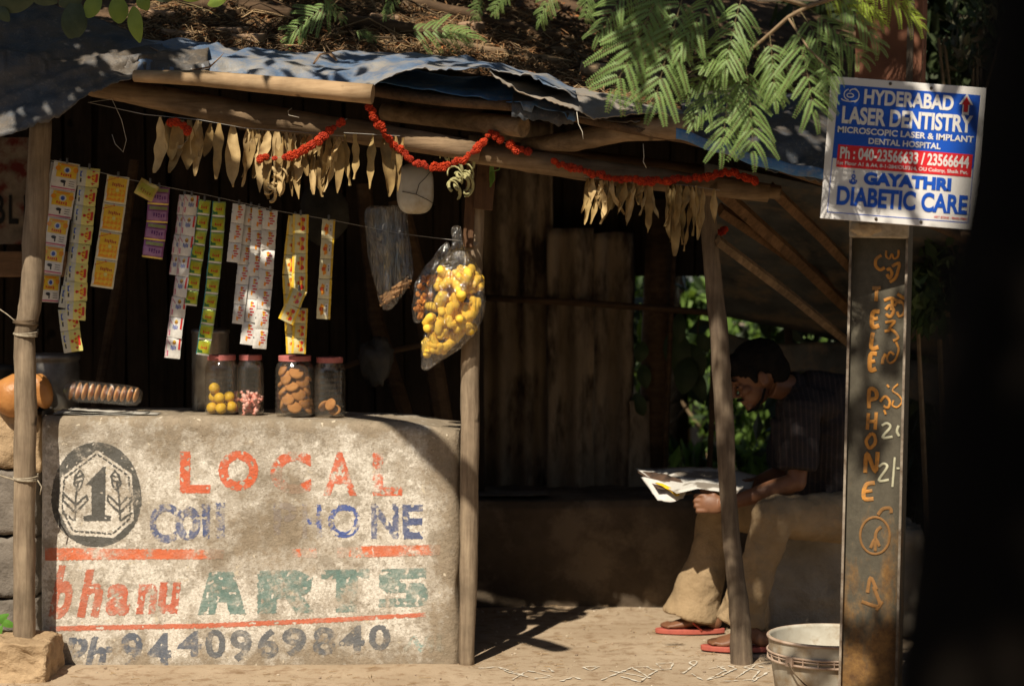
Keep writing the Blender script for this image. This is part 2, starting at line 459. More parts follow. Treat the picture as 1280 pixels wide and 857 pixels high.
RED, BLUE, TEAL, DARK, GREY = (.62, .105, .03), (.045, .075, .20), (.095, .19, .17), (.055, .055, .05), (.10, .115, .13)
paint('red_lettering', [glyph_test('L', (225, 564, 263, 616), .03), glyph_test('O', (273, 563, 323, 613), .045)], plaster_mat(RED, .60, .06, 1))
paint('red_lettering', [glyph_test('C', (338, 564, 389, 617), .045), glyph_test('A', (404, 565, 446, 619), .03), glyph_test('L', (466, 566, 503, 619), .03)], plaster_mat(RED, .54, .05, 2), .32)
paint('blue_lettering', [glyph_test('C', (187, 629, 221, 678), .03), glyph_test('o', (219, 632, 251, 675), .04), poly_test([(252, 629), (263, 629), (262, 673), (254, 674)]),
      poly_test([(270, 628), (281, 628), (281, 672), (271, 672)])], plaster_mat(BLUE, .53, .07, 3), .3)
paint('blue_lettering', [glyph_test('P', (342, 628, 371, 668), .03), glyph_test('H', (378, 630, 402, 672), .03), glyph_test('O', (410, 630, 450, 672), .02)], plaster_mat((.04, .09, .34), .55, .04, 4), .22)
paint('blue_lettering', [glyph_test('N', (464, 629, 498, 673), .03), glyph_test('E', (503, 630, 529, 673), .03)], plaster_mat(BLUE, .54, .07, 5), .35)
paint('red_stripe', [poly_test([(56, 684), (170, 686), (281, 686), (279, 698), (160, 699), (56, 700)])], plaster_mat((.62, .13, .04), .53, .08, 6), .6)
paint('red_stripe', [poly_test([(466, 682), (551, 680), (550, 693), (467, 696)])], plaster_mat((.62, .13, .04), .55, .08, 26), .6)
paint('red_stripe', [poly_test([(365, 686), (395, 684), (396, 697), (366, 696)])], plaster_mat((.7, .13, .03), .49, .04, 7), .5)
paint('red_stripe', [poly_test([(421, 684), (466, 682), (467, 696), (421, 697)])], plaster_mat((.7, .13, .03), .48, .04, 27), .5)
paint('rust_lettering', [glyph_test('b', (67, 706, 92, 773), .04, .2), glyph_test('h', (102, 711, 129, 771), .04, .2)], plaster_mat((.50, .115, .05), .56, .1, 8), .45)
paint('rust_lettering', [glyph_test('a', (133, 729, 163, 769), .04, .12), glyph_test('n', (172, 729, 196, 767), .04, .12), glyph_test('u', (198, 727, 224, 767), .04, .12)], plaster_mat((.52, .10, .04), .55, .09, 9), .4)
paint('teal_lettering', [poly_test([(262, 714), (292, 714), (308, 767), (287, 767), (283, 752), (272, 752), (269, 767), (247, 768)]), poly_test([(322, 713), (372, 712), (391, 722), (388, 738), (378, 744), (393, 765), (370, 766), (358, 748), (346, 748), (346, 766), (322, 766)]),
      poly_test([(402, 712), (462, 711), (462, 722), (447, 723), (446, 764), (420, 765), (420, 723), (402, 723)]),
      poly_test([(478, 711), (533, 709), (533, 722), (500, 723), (500, 728), (528, 728), (536, 738), (533, 755), (520, 758), (473, 758), (474, 748), (508, 747), (508, 740), (484, 741), (474, 733), (474, 718)])], plaster_mat(TEAL, .50, .11, 10), .36)
paint('red_stripe', [poly_test([(62, 782), (240, 779), (400, 772), (532, 765), (532, 770), (400, 778), (240, 785), (62, 788)])], plaster_mat((.55, .13, .06), .6, .08, 11), .5)
dg_ = [('P', 82, 796, 108, 838, .25), ('h', 110, 795, 134, 838, .25), ('9', 152, 790, 178, 836, 0), ('4', 184, 790, 214, 834, 0), ('4', 222, 788, 252, 820, 0), ('0', 257, 786, 282, 822, 0), ('9', 288, 786, 315, 826, 0),
       ('6', 322, 785, 348, 822, 0), ('9', 353, 784, 383, 820, 0), ('8', 391, 783, 420, 818, 0), ('4', 424, 781, 456, 817, 0), ('0', 461, 780, 488, 812, 0)]
paint('grey_lettering', [glyph_test(a, (x0, y0, x1, y1), .03, s) for a, x0, y0, x1, y1, s in dg_[:5]] + [seg_test([(136, 811), (137, 811)], 4)], plaster_mat((.08, .10, .14), .585, .08, 12), .45)
paint('grey_lettering', [glyph_test(a, (x0, y0, x1, y1), .03, s) for a, x0, y0, x1, y1, s in dg_[5:]], plaster_mat((.10, .11, .125), .58, .09, 13), .6)
paint('faint_lettering', [seg_test([(508, 810), (518, 797), (526, 812), (536, 796)], 3), seg_test([(540, 796), (538, 812)], 3), seg_test([(549, 793), (548, 812)], 3)], plaster_mat((.2, .36, .34), .5, .06, 14), .2)
hexa = [(121, 562), (165, 592), (167, 650), (142, 672), (88, 668), (73, 638), (76, 596)]
def ring(px, py):
    a = ((px - 120.5) / (57 + 2 * math.sin(py * .04))) ** 2 + ((py - 618) / 65.5) ** 2
    return a < 1 and not poly_in((px, py), hexa)
ring.box = (60, 550, 180, 686)
one = poly_test([(110, 602), (129, 583), (132, 583), (131, 643), (138, 645), (138, 651), (104, 651), (104, 645), (114, 643), (114, 606), (106, 606)])
dash = []
hx = [(120.5 + (p[0] - 120.5) * .91, 618 + (p[1] - 618) * .91) for p in hexa]
for a, b in zip(hx, hx[1:] + hx[:1]):
    L = math.dist(a, b); k = int(L / 7)
    for i in range(k):
        t0, t1 = (i + .2) / k, (i + .75) / k
        dash.append(seg_test([(a[0] + (b[0] - a[0]) * t0, a[1] + (b[1] - a[1]) * t0), (a[0] + (b[0] - a[0]) * t1, a[1] + (b[1] - a[1]) * t1)], 1.1))
ears = []
for sx, cx in ((1, 93), (-1, 150)):
    T = lambda x, y: (cx + sx * x, y)
    for pl in ([(0, 650), (1, 625), (4, 603)], [(0, 630), (-8, 622), (-14, 617), (-15, 625), (-6, 634), (0, 640)], [(1, 632), (8, 625), (15, 619), (16, 625), (8, 634), (1, 640)],
               [(3, 612), (-1, 604), (2, 593), (7, 588), (11, 595), (9, 607), (4, 613)], [(1, 603), (10, 600)], [(2, 597), (10, 594)], [(-2, 650), (-9, 644), (-15, 641)]):
        ears.append(seg_test([T(*p) for p in pl], 1.3))
paint('coin_emblem', [ring, one] + dash + ears, plaster_mat(DARK, .60, .06, 15), .55, .7)

# ------------------------------------------------------------------ stone wall and boulder at the left
stone = M('grey_stone', (.22, .19, .16), (.10, .085, .07), 7, .95, .1, .9, 22, .015)
stone2 = M('tan_plaster_stone', (.46, .33, .20), (.26, .18, .105), 8, .95, .1, .9, 25, .015)
def rough_box(mb, c, s, sd, n=7, amp=.012):
    c = Vector(c)
    fs = [(0, 1, 2, 1), (0, 1, 2, -1), (1, 2, 0, 1), (1, 2, 0, -1), (2, 0, 1, 1), (2, 0, 1, -1)]
    for a, b, k, sg in fs:
        def fn(u, v):
            p = [0, 0, 0]; p[a] = (u - .5); p[b] = (v - .5) * sg; p[k] = .5 * sg
            q = Vector(p); r = .46 / max(.46, q.length ** 1 * .66)
            q = Vector((q.x * s[0], q.y * s[1], q.z * s[2])) * (1 - .10 * max(0, q.length - .62))
            return c + q + Vector([amp * noise.noise((c + q) * 14 + Vector((sd, i * 7, 0))) + amp * .5 * noise.noise((c + q) * 40 + Vector((sd, i * 7, 0))) for i in range(3)])
        mb.grid(fn, n, n)
sw = thing('stone_wall', 'rough stacked stone wall left of the painted counter', 'wall', (-2.1, 8.3, 0))
for i, (x0, y0, x1, y1, mt) in enumerate([(-60, 512, 22, 585, stone2), (24, 516, 50, 590, stone2), (-60, 588, 46, 668, stone), (-40, 671, 46, 745, stone), (-60, 748, 48, 812, stone), (-60, 814, 48, 862, stone)]):
    a = P(x0, y0, 8.14); b = P(x1, y1, 8.14); m_ = MB(); rough_box(m_, ((a.x + b.x) / 2, 8.34, (a.z + b.z) / 2), (abs(b.x - a.x), .42, abs(a.z - b.z)), i * 5, 12, .014)
    m_.build('stone', mt, sw, smooth=True, fix=True)
m_ = MB(); a = P(-80, 806, 7.65); b = P(56, 900, 7.65)
rough_box(m_, ((a.x + b.x) / 2, 7.82, a.z / 2 - .02), (abs(b.x - a.x), .30, a.z + .04), 77, 26, .017)
bo = m_.build('boulder', stone2, smooth=True, fix=True)
tag(bo, 'tan rough-hewn stone block at the foot of the left pole', 'stone block')

# ------------------------------------------------------------------ posts
def post(name, label, pts, rad, mat, d0, n=14, jit=.18, seed=0, group=None):
    ws = [P(x, y, d) for x, y, d in pts]; ws[-1].z = -.03 if ws[-1].z < .2 else ws[-1].z
    t = thing(name, label, 'pole', (ws[-1].x, ws[-1].y, 0), group)
    # resample
    out = []; rr = []
    for i in range(len(ws) - 1):
        for k in range(8):
            f = k / 8; out.append(ws[i].lerp(ws[i + 1], f)); rr.append(rad[i] * (1 - f) + rad[i + 1] * f)
    out.append(ws[-1]); rr.append(rad[-1])
    out = [p + Vector((.004 * noise.noise(Vector((seed, p.z * 5, 0))), .004 * noise.noise(Vector((seed, 3, p.z * 5))), 0)) for p in out]
    mb = MB(); mb.tube(out, rr, n, True, jit * .5, seed=seed); mb.build('pole_shaft', mat, t, smooth=True)
    return t
lp = post('wooden_pole', 'left knotty wooden pole bound with rope above its middle', [(51, 150, 7.86), (46, 260, 7.86), (38, 380, 7.86), (31, 420, 7.86), (32, 520, 7.86), (30, 640, 7.86), (31, 822, 7.86)], [.042, .044, .044, .040, .043, .041, .042], MT['pole'], 7.86, seed=1, group='poles holding up the stall roof')
def wrap(name, parent, x, y, d, r, turns, mat, th=.0028, slack=0):
    mb = MB(); pts = []; c = P(x, y, d)
    for i in range(int(turns * 16) + 1):
        a = i / 16 * 2 * math.pi; rr = r + .003 * noise.noise(Vector((i * .4, x, 0)))
        pts.append(c + Vector((math.cos(a) * rr, math.sin(a) * rr, .006 * math.sin(a * .9 + 1) - .0045 * i / 16)))
    mb.tube(pts, th, 6); mb.build(name, mat, parent, smooth=True)
wrap('rope_binding', lp, 32, 398, 7.86, .045, 5, MT['twig'], .004)
wrap('rope_binding', lp, 32, 414, 7.86, .045, 3, MT['rope'])
wrap('rope_binding', lp, 32, 594, 7.86, .046, 3, MT['rope'], .003)
for pl, r_ in (([(-20, 590, 7.9), (0, 594, 7.88), (20, 600, 7.83)], .0035), ([(-10, 380, 7.9), (8, 392, 7.88), (20, 402, 7.83)], .002), ([(47, 600, 7.85), (52, 608, 7.83), (50, 618, 7.83)], .0025)):
    mb = MB(); mb.tube([P(*p) for p in pl], r_, 6); mb.build('loose_rope', MT['rope'], lp, smooth=True)
mp = post('wooden_pole', 'middle grey wooden pole at the right end of the painted counter', [(598, 170, 8.02), (594, 260, 8.02), (588, 420, 8.02), (587, 560, 8.02), (586, 700, 8.02), (583, 833, 8.02)], [.040, .036, .038, .037, .036, .030], MT['pole'], 8.02, seed=4, group='poles holding up the stall roof')
mb = MB(); a = P(612, 180, 7.95); b = P(603, 262, 7.96); m = (a + b) / 2
mb.box(m, (.075, .022, (a - b).length), Matrix.Rotation(.10, 3, 'Y')); mb.build('brace_board', MT['plank'], mp, bevel=.003)
mb = MB(); mb.box(P(588, 245, 7.985), (.04, .02, .40), Matrix.Rotation(.05, 3, 'Y')); mb.build('brace_board', MT['plank'], mp, bevel=.003)
wrap('wire_tie', mp, 590, 302, 8.02, .039, 2, MT['wire'], .0012)
rp = post('wooden_pole', 'right bent forked pole in front of the seated man', [(884, 236, 8.02), (887, 300, 8.03), (897, 400, 8.04), (903, 480, 8.04), (910, 620, 8.05), (917, 700, 8.05), (926, 780, 8.05), (927, 832, 8.05)], [.030, .032, .036, .038, .033, .036, .042, .046], MT['poledark'], 8.05, seed=8, group='poles holding up the stall roof')

# ------------------------------------------------------------------ roof
def ze(px):  # photo line of the eave
    pts = [(-400, 70), (0, 84), (300, 98), (640, 137), (860, 176), (1040, 232), (1300, 330), (1700, 470)]
    for (a, ya), (b, yb) in zip(pts, pts[1:]):
        if px <= b: return ya + (yb - ya) * (px - a) / (b - a)
    return pts[-1][1]
def roof_pt(px, d, up=0):   # px measured at the eave depth 7.65
    e = P(px, ze(px), 7.65); k = .36 if px < 900 else .36 + (px - 900) * .0001
    return Vector((e.x, d, e.z + k * (d - 7.65) + up))
mb = MB()
def rf(u, v):
    p = roof_pt(-500 + 1750 * u, 7.66 + 2.9 * v)
    return p + Vector((0, 0, .02 * noise.noise(Vector((p.x * 2, p.y * 2, 0)))))
mb.grid(rf, 80, 40)
roof = mb.build('thatch_roof', M('roof_earth', (.16, .10, .06), (.06, .04, .025), 10, .95, .1, .9, 30, .02), smooth=True, solid=.03)
tag(roof, 'sloping stall roof buried under soil and dry leaf litter', 'roof')
# litter and straw lying on it
def scatter_sticks(name, label, N, region, mats, ln=(.03, .14), th=.0016, lift=.012, flat_=.25, seed=1, cat='straw'):
    rnd = random.Random(seed); mb = MB()
    for i in range(N):
        px, d = region(rnd); p = roof_pt(px, d, lift + rnd.random() * .03)
        a = rnd.uniform(0, math.tau); L = rnd.uniform(*ln); dirv = Vector((math.cos(a), math.sin(a) * .8, rnd.uniform(-.1, flat_) + .36 * math.sin(a) * .8)) * L / 2
        mid = p + Vector((0, 0, rnd.uniform(0, .3) * L)); mb.mi = rnd.randrange(len(mats))
        mb.tube([p - dirv, mid, p + dirv], [th * rnd.uniform(.6, 1.5)] * 3, 4, False)
    o = mb.build(name, mats, base=(0, 8, 2.2)); tag(o, label, cat, kind='stuff'); return o
scatter_sticks('roof_straw', 'dry straw and twigs strewn over the stall roof', 6500, lambda r: (lambda x: (x, (8.02 if x < 720 else 7.93) + 1.1 * r.random() ** 1.3))(r.uniform(120, 1060)), [MT['straw'], MT['twig'], MT['litter']])
def scatter_leaves():
    rnd = random.Random(5); mb = MB()
    for i in range(9000):
        px = rnd.uniform(150, 1060); d = (8.03 if px < 720 else 7.93) + 1.4 * rnd.random() ** 1.2; p = roof_pt(px, d, .02 + .02 * rnd.random())
        q = Euler((rnd.uniform(-.8, 1.2), rnd.uniform(-.7, .7), rnd.uniform(0, 6.3))).to_matrix(); s_ = rnd.uniform(.007, .02)
        mb.mi = rnd.choice([0, 0, 1, 2])
        mb.add([p + q @ Vector((-s_, 0, 0)), p + q @ Vector((0, -s_ * .45, .003)), p + q @ Vector((s_, 0, 0)), p + q @ Vector((0, s_ * .45, .003))], [(0, 1, 2, 3)])
    o = mb.build('roof_leaf_litter', [MT['litter'], MT['twig'], M('orange_litter', (.42, .17, .06), (.2, .08, .03), 12)], base=(0, 8, 2.2)); tag(o, 'brown fallen leaf litter covering the roof', 'leaf litter', kind='stuff')
scatter_leaves()
scatter_sticks('roof_sticks', 'thicker dead sticks tangled over the roof', 190, lambda r: (r.uniform(200, 1000), 8.15 + 1.0 * r.random()), [MT['twig'], MT['logdark'], MT['straw']], (.10, .38), .0034, seed=7)
def brick(label, px, d, size, rz, mat='brick', lift=.03, tilt=.2):
    mb = MB(); c = roof_pt(px, d, lift); mb.box(c, size, Euler((tilt, .05, rz)).to_matrix())
    o = mb.build('brick', MT[mat], bevel=.006); tag(o, label, 'brick', 'bricks weighing down the roof')
def roof_px(px, py):   # px (at eave depth scale) and depth of the roof point seen at a photo pixel
    for i in range(400):
        d = 7.7 + i * .01; e = (px - 640) * d / 7.65 + 640; q = roof_pt(e, d)
        if HY + F * (HC - q.z) / d <= py: return e, d
    return px, 9.5
for lab, px, py, s_, rz in (('small pale brick at the top left of the roof beside the big leaves', 202, 30, (.11, .06, .045), .1),
        ('brick end lit by the sun behind the blue tarpaulin fold', 290, 52, (.13, .07, .05), -.6), ('longer broken brick right of the sunlit brick end', 312, 60, (.12, .09, .045), -.3),
        ('brick far up in the roof shade near the fern sprig', 480, 34, (.12, .07, .045), .2), ('tan brick sitting in roof shade above the tarpaulin lip', 590, 46, (.10, .07, .06), -.4),
        ('flat grey stone slab on the dark tarpaulin', 224, 52, (.13, .09, .025), .4)):
    e, d = roof_px(px, py); brick(lab, e, d, s_, rz)
def roof_log(name, label, a, b, r, mat, seed=0, sag=0, cat='log', lift=.03):
    ea, da = roof_px(*a); eb, db = roof_px(*b); A = roof_pt(ea, da, r + lift); B = roof_pt(eb, db, r + lift)
    pts = [A.lerp(B, i / 10) + Vector((0, 0, .02 * noise.noise(Vector((i * .5, seed, 0))))) for i in range(11)]
    mb = MB(); mb.tube(pts, [r * (1.05 - .02 * i) for i in range(11)], 12, True, .12, seed=seed)
    o = mb.build(name, mat, smooth=True); tag(o, label, cat); return o
roof_log('roof_branch', 'long dark branch lying along the roof behind the tarpaulin', (300, 26), (560, 62), .030, MT['logdark'], 3, cat='branch')
roof_log('roof_branch', 'short dark branch with a cut pale end near the bricks', (225, 14), (298, 34), .022, MT['logdark'], 4, cat='branch')
roof_log('roof_branch', 'thin sunlit branch at the rear of the roof litter', (690, 78), (830, 108), .016, MT['log'], 5, cat='branch')
roof_log('roof_log', 'cracked pale log lying on the roof under the ferns', (725, 104), (838, 122), .032, wood('pale_log', (.50, .38, .24), (.25, .17, .10), 'X', .9), 6)
roof_log('roof_branch', 'weathered stick along the back edge of the tarpaulin', (545, 66), (700, 92), .015, MT['log'], 15, cat='branch')
roof_log('roof_branch', 'grey branch across the dark upper roof', (470, 8), (700, 62), .024, MT['logdark'], 9, cat='branch')
def eave_log(name, label, pts, rad, mat, seed, cat='beam', jit=.12):
    ws = [P(*p) for p in pts]; out = []; rr = []
    for i in range(len(ws) - 1):
        for k in range(6): f = k / 6; out.append(ws[i].lerp(ws[i + 1], f)); rr.append(rad[i] * (1 - f) + rad[i + 1] * f)
    out.append(ws[-1]); rr.append(rad[-1])
    mb = MB(); mb.tube(out, rr, 16, True, jit, seed=seed); o = mb.build(name, mat, smooth=False)
    for p in o.data.polygons: p.use_smooth = len(p.vertices) == 4
    tag(o, label, cat); return o
eave_log('sunlit_log', 'smooth pale log with a sawn end resting on the front eave', [(168, 95, 7.62), (250, 98, 7.58), (360, 108, 7.54), (466, 118, 7.5)], [.022, .029, .034, .037], wood('bare_log', (.52, .37, .22), (.34, .22, .12), 'X', .25), 2, 'log', .05)
eave_log('eave_beam', 'long rough beam under the left eave above the dry leaves', [(60, 92, 7.80), (130, 108, 7.78), (300, 143, 7.76), (450, 165, 7.76), (600, 190, 7.78)], [.045, .046, .05, .045, .04], MT['log'], 5)
eave_log('eave_beam', 'rough beam under the right eave carrying the marigold string', [(590, 192, 7.84), (700, 207, 7.84), (800, 222, 7.86), (960, 241, 7.9)], [.038, .044, .045, .036], MT['log'], 6)
eave_log('short_log', 'dark log stub whose sawn round end points right under the blue tarpaulin', [(480, 140, 8.1), (570, 150, 7.9), (655, 159, 7.72)], [.034, .036, .040], MT['log'], 7, 'log', .06)
eave_log('bent_log', 'thick bent log under the grey tarpaulin at the right eave', [(655, 182, 7.9), (720, 176, 7.78), (780, 163, 7.72), (868, 158, 7.66)], [.028, .040, .043, .052], MT['log'], 8, 'log', .1)
eave_log('lower_beam', 'short beam end tied at the top of the right pole', [(870, 234, 7.98), (905, 231, 7.96), (975, 241, 7.98)], [.022, .034, .028], MT['log'], 9, 'beam')
eave_log('inner_beam', 'dark beam further in under the roof', [(300, 150, 8.5), (700, 196, 8.5), (1000, 232, 8.6)], [.04, .04, .04], MT['logdark'], 19, 'beam')
# rafters on the right, under the drooping wing of the roof
for i, (a, b, wd, lab) in enumerate([((898, 236, 7.95), (1075, 400, 9.4), .035, 'brown squared rafter nearest the roof edge on the right'), ((897, 300, 8.0), (1075, 440, 9.2), .024, 'thin pale-edged rafter, lowest of those right of the bent pole'),
        ((965, 236, 8.0), (1078, 350, 9.1), .032, 'rafter behind the signboard pillar, topmost of the right rafters'), ((900, 262, 8.1), (1078, 385, 9.5), .03, 'dusty rafter in the middle of the right rafters')]):
    A, B = P(*a), P(*b); mb = MB(); mb.tube([A, A.lerp(B, .5) + Vector((0, 0, .01)), B], [(wd * .55, wd)] * 3, 4, True, .1, seed=i)
    o = mb.build('rafter', MT['plankx'] if i != 1 else MT['log']); tag(o, lab, 'rafter', 'rafters under the right wing of the roof')
# right wing: old sheeting that falls away behind the rafters
def sheet(name, label, fn, nu, nv, mat, cat='tarpaulin', th=.004, parent=None):
    mb = MB(); mb.grid(fn, nu, nv); o = mb.build(name, mat, parent, smooth=True, solid=th)
    if label: tag(o, label, cat)
    return o
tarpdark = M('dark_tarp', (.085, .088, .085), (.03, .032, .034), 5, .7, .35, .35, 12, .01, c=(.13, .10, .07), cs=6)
def wing(u, v):
    top = P(880 + 560 * u, 205 + 120 * u, 8.3 + .2 * u); bot = P(900 + 560 * u, 395 + 110 * u, 9.7)
    p = top.lerp(bot, v); return p + Vector((0, .0, .03 * noise.noise(p * 2.5)))
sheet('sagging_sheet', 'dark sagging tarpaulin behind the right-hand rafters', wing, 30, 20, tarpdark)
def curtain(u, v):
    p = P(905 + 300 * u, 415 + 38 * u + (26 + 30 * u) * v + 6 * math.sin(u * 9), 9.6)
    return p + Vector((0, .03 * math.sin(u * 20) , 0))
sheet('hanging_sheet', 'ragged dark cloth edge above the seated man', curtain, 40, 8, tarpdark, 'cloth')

# tarpaulins over the eave
def interp(pl, u):
    x0, x1 = pl[0][0], pl[-1][0]; x = x0 + (x1 - x0) * u
    for a, b in zip(pl, pl[1:]):
        if x <= b[0] + 1e-6:
            f = (x - a[0]) / max(1e-6, b[0] - a[0]); return [x] + [a[i] + (b[i] - a[i]) * f for i in range(1, len(a))]
    return list(pl[-1])
def tarp(name, label, top, bot, mat, nu=110, nv=26, fold=.02, ff=(3, 16), seed=0, belly=.03, ang=.3):
    """top / bot: photo polylines (x, y, depth); folds run obliquely along the cloth"""
    def fn(u, v):
        a = interp(top, u); b = interp(bot, u); A = P(*a); B = P(*b); p = A.lerp(B, v)
        s_ = math.sin(math.pi * min(1, v * 1.1))
        w1 = noise.noise(Vector((p.x * ff[0] + v * ang * 6, v * 1.6 + seed, seed))) + .5 * noise.noise(Vector((p.x * ff[1] * .4 + v * 3, p.z * ff[1], seed + 4))) + .22 * noise.noise(Vector((p.x * 22, p.z * 30, seed)))
        rg = 1 - abs(noise.noise(Vector((p.x * 4 - p.z * 9, seed, 2)))) * 2
        e = (.012 * noise.noise(Vector((p.x * 14, seed, 0))) + .012 * noise.noise(Vector((p.x * 55, seed, 0)))) * (v > .97)
        p = p + Vector((.006 * w1, -belly * s_ - fold * w1 * (.3 + .7 * v) - .02 * max(0, rg - .4), .45 * fold * w1 * (1 - v * .6) + .5 * fold * max(0, rg - .45) + e))
        if p.y > 7.64:   # lies on the roof, never under it
            zr = roof_pt(p.x * F / 7.65 + 640, p.y).z + .020 + .9 * fold * max(0, w1 + .35) + 1.1 * fold * max(0, rg - .35); p.z = max(p.z, zr) if p.z > zr - .01 else zr + (p.z - zr) * .12
        return p
    return sheet(name, label, fn, nu, nv, mat)
def tarpmat(name, a, b, dust, cs=5, thr=.5, rough=.55):
    n = NT(name); f = n.noise(6, 7, .65, n.coords((1, 1, 2.4), (0, 0, 0), (0, .3, 0)))
    col = n.ramp(f, [(.3, b), (.7, a)])
    d = n.ramp(n.noise(cs, 8, .72, n.coords((1, 1, 1.8))), [(thr - .08, 0), (thr + .08, .85)]); col = n.mix(d, col, dust)
    col = n.mix(n.ramp(n.noise(60, 4, .7), [(.55, 0), (.75, .45)]), col, (.3, .25, .19))
    n.color(col); n.rough(rough, .35); h = n.mix(.6, n.noise(24, 6, .7, n.coords((1, 1, 2))), n.noise(120, 3)); n.bump(h, .45, .007); return n.mat
tA = tarpmat('grey_navy_tarp', (.075, .085, .10), (.035, .04, .048), (.115, .09, .065), 4, .50)
tB = tarpmat('faded_blue_tarp', (.135, .20, .30), (.055, .095, .18), (.27, .245, .21), 5, .50)
tC = tarpmat('bright_blue_tarp', (.07, .20, .42), (.035, .10, .24), (.27, .28, .28), 6, .58)
tD = tarpmat('grey_canvas', (.32, .30, .27), (.17, .16, .15), (.24, .19, .14), 6, .5, .8)
tarp('left_tarpaulin', 'dark grey-blue tarpaulin drooping over the left corner of the stall', [(-90, -30, 8.0), (0, -6, 7.95), (90, 16, 7.9), (180, 48, 7.88), (262, 76, 7.86)],
     [(-90, 190, 7.50), (0, 176, 7.50), (30, 166, 7.5), (75, 148, 7.52), (110, 122, 7.56), (150, 104, 7.6), (262, 92, 7.64)], tA, 120, 44, .045, (2.6, 9), 2, .05)
mb = MB()
tarp('blue_tarpaulin', 'bright blue inner tarpaulin under the faded lip at mid eave', [(440, 100, 7.95), (560, 96, 7.92), (640, 100, 7.9), (720, 128, 7.88)],
     [(440, 104, 7.70), (520, 116, 7.68), (580, 128, 7.67), (640, 138, 7.66), (720, 152, 7.64)], tC, 80, 20, .018, (5, 20), 7, .015)
tarp('faded_tarpaulin', 'faded grey-blue tarpaulin folded over the middle of the eave', [(160, 44, 7.98), (240, 58, 7.98), (300, 78, 7.97), (335, 84, 7.96), (390, 70, 8.0), (470, 66, 8.02), (540, 69, 8.0), (610, 78, 7.98), (660, 92, 7.96), (720, 112, 7.94)],
     [(160, 92, 7.66), (200, 95, 7.64), (330, 106, 7.60), (440, 116, 7.57), (468, 110, 7.56), (486, 97, 7.55), (520, 88, 7.55), (600, 86, 7.55), (660, 98, 7.56), (720, 124, 7.58)], tB, 190, 40, .036, (4.5, 20), 4, .03)
tarp('grey_canvas', 'frayed grey canvas rolled along the eave right of the blue tarpaulin', [(612, 82, 7.96), (680, 100, 7.94), (760, 122, 7.9), (866, 142, 7.88)],
     [(612, 92, 7.56), (650, 116, 7.56), (700, 134, 7.56), (745, 148, 7.57), (790, 142, 7.6), (866, 142, 7.64)], tD, 130, 30, .032, (6, 22), 12, .025)
tarp('canvas_underfold', None, [(640, 118, 7.8), (740, 138, 7.78), (800, 150, 7.76)], [(640, 147, 7.64), (700, 156, 7.64), (800, 152, 7.66)], tA, 60, 12, .012, (6, 22), 14, .01)
o = bpy.data.objects['canvas_underfold']; tag(o, 'dark fold of tarpaulin hanging beneath the frayed canvas', 'tarpaulin')
tarp('right_tarpaulin', 'navy and blue tarpaulin with a bright hem over the right eave', [(850, 128, 7.95), (920, 108, 8.0), (1000, 122, 8.0), (1100, 190, 8.0)],
     [(850, 166, 7.62), (900, 190, 7.58), (960, 212, 7.56), (1030, 226, 7.56), (1100, 246, 7.56)], tA, 90, 30, .045, (4, 14), 21, .05)
mb = MB(); pts = [P(845, 165, 7.585), P(900, 187, 7.545), (P(960, 209, 7.525)), P(1030, 222, 7.525), P(1100, 242, 7.525)]
mb.grid(lambda u, v: P(*[a for a in interp([(845, 160, 7.57), (900, 178, 7.535), (960, 198, 7.515), (1030, 212, 7.515), (1100, 234, 7.515)], u)]) + Vector((0, -.004 * math.sin(v * 3), -.04 * v + .004 * math.sin(u * 30))), 60, 6)
mb.build('blue_hem', tC, bpy.data.objects['right_tarpaulin'], smooth=True, solid=.003)
# curled bark pieces, hanging threads
for lab, pl, r in (('curved brown bark strip sticking up by the sunlit log', [(238, 88, 7.6), (262, 84, 7.6), (275, 72, 7.6), (280, 66, 7.6)], [.010, .012, .007, .002]),
                   ('curled dry bark loop on the faded tarpaulin', [(392, 80, 7.68), (400, 68, 7.70), (412, 66, 7.7), (421, 76, 7.68)], [.008, .011, .010, .004]),
                   ('small rust-brown dry leaf stuck beside the dark tarpaulin', [(188, 59, 7.76), (198, 64, 7.75), (207, 75, 7.74)], [.003, .009, .005])):
    mb = MB(); mb.tube([P(*p) for p in pl], [(x, x * .25) for x in r], 8); o = mb.build('bark_strip', M('bark', (.42, .27, .16), (.2, .12, .07), 15), smooth=True); tag(o, lab, 'bark')
for lab, pl in (('pale thread hanging from the canvas near the bent log', [(721, 140, 7.55), (723, 155, 7.55), (728, 165, 7.55), (729, 174, 7.55)]),
                ('pale string dangling below the bent log', [(804, 180, 7.7), (805, 196, 7.7), (804, 202, 7.7), (808, 210, 7.7)]),
                ('looped wire drooping under the left tarpaulin', [(112, 128, 7.7), (140, 124, 7.7), (152, 150, 7.7), (158, 175, 7.7), (154, 190, 7.7), (144, 180, 7.7), (140, 168, 7.7)]),
                ('white curled thread lying on the left eave beam', [(365, 135, 7.69), (360, 139, 7.69), (361, 144, 7.69), (374, 147, 7.69)])):
    mb = MB(); mb.tube([P(*p) for p in pl], .0013 if 'wire' not in lab else .0009, 5); o = mb.build('thread', flat('pale_thread', (.6, .55, .45)), smooth=True); tag(o, lab, 'thread')

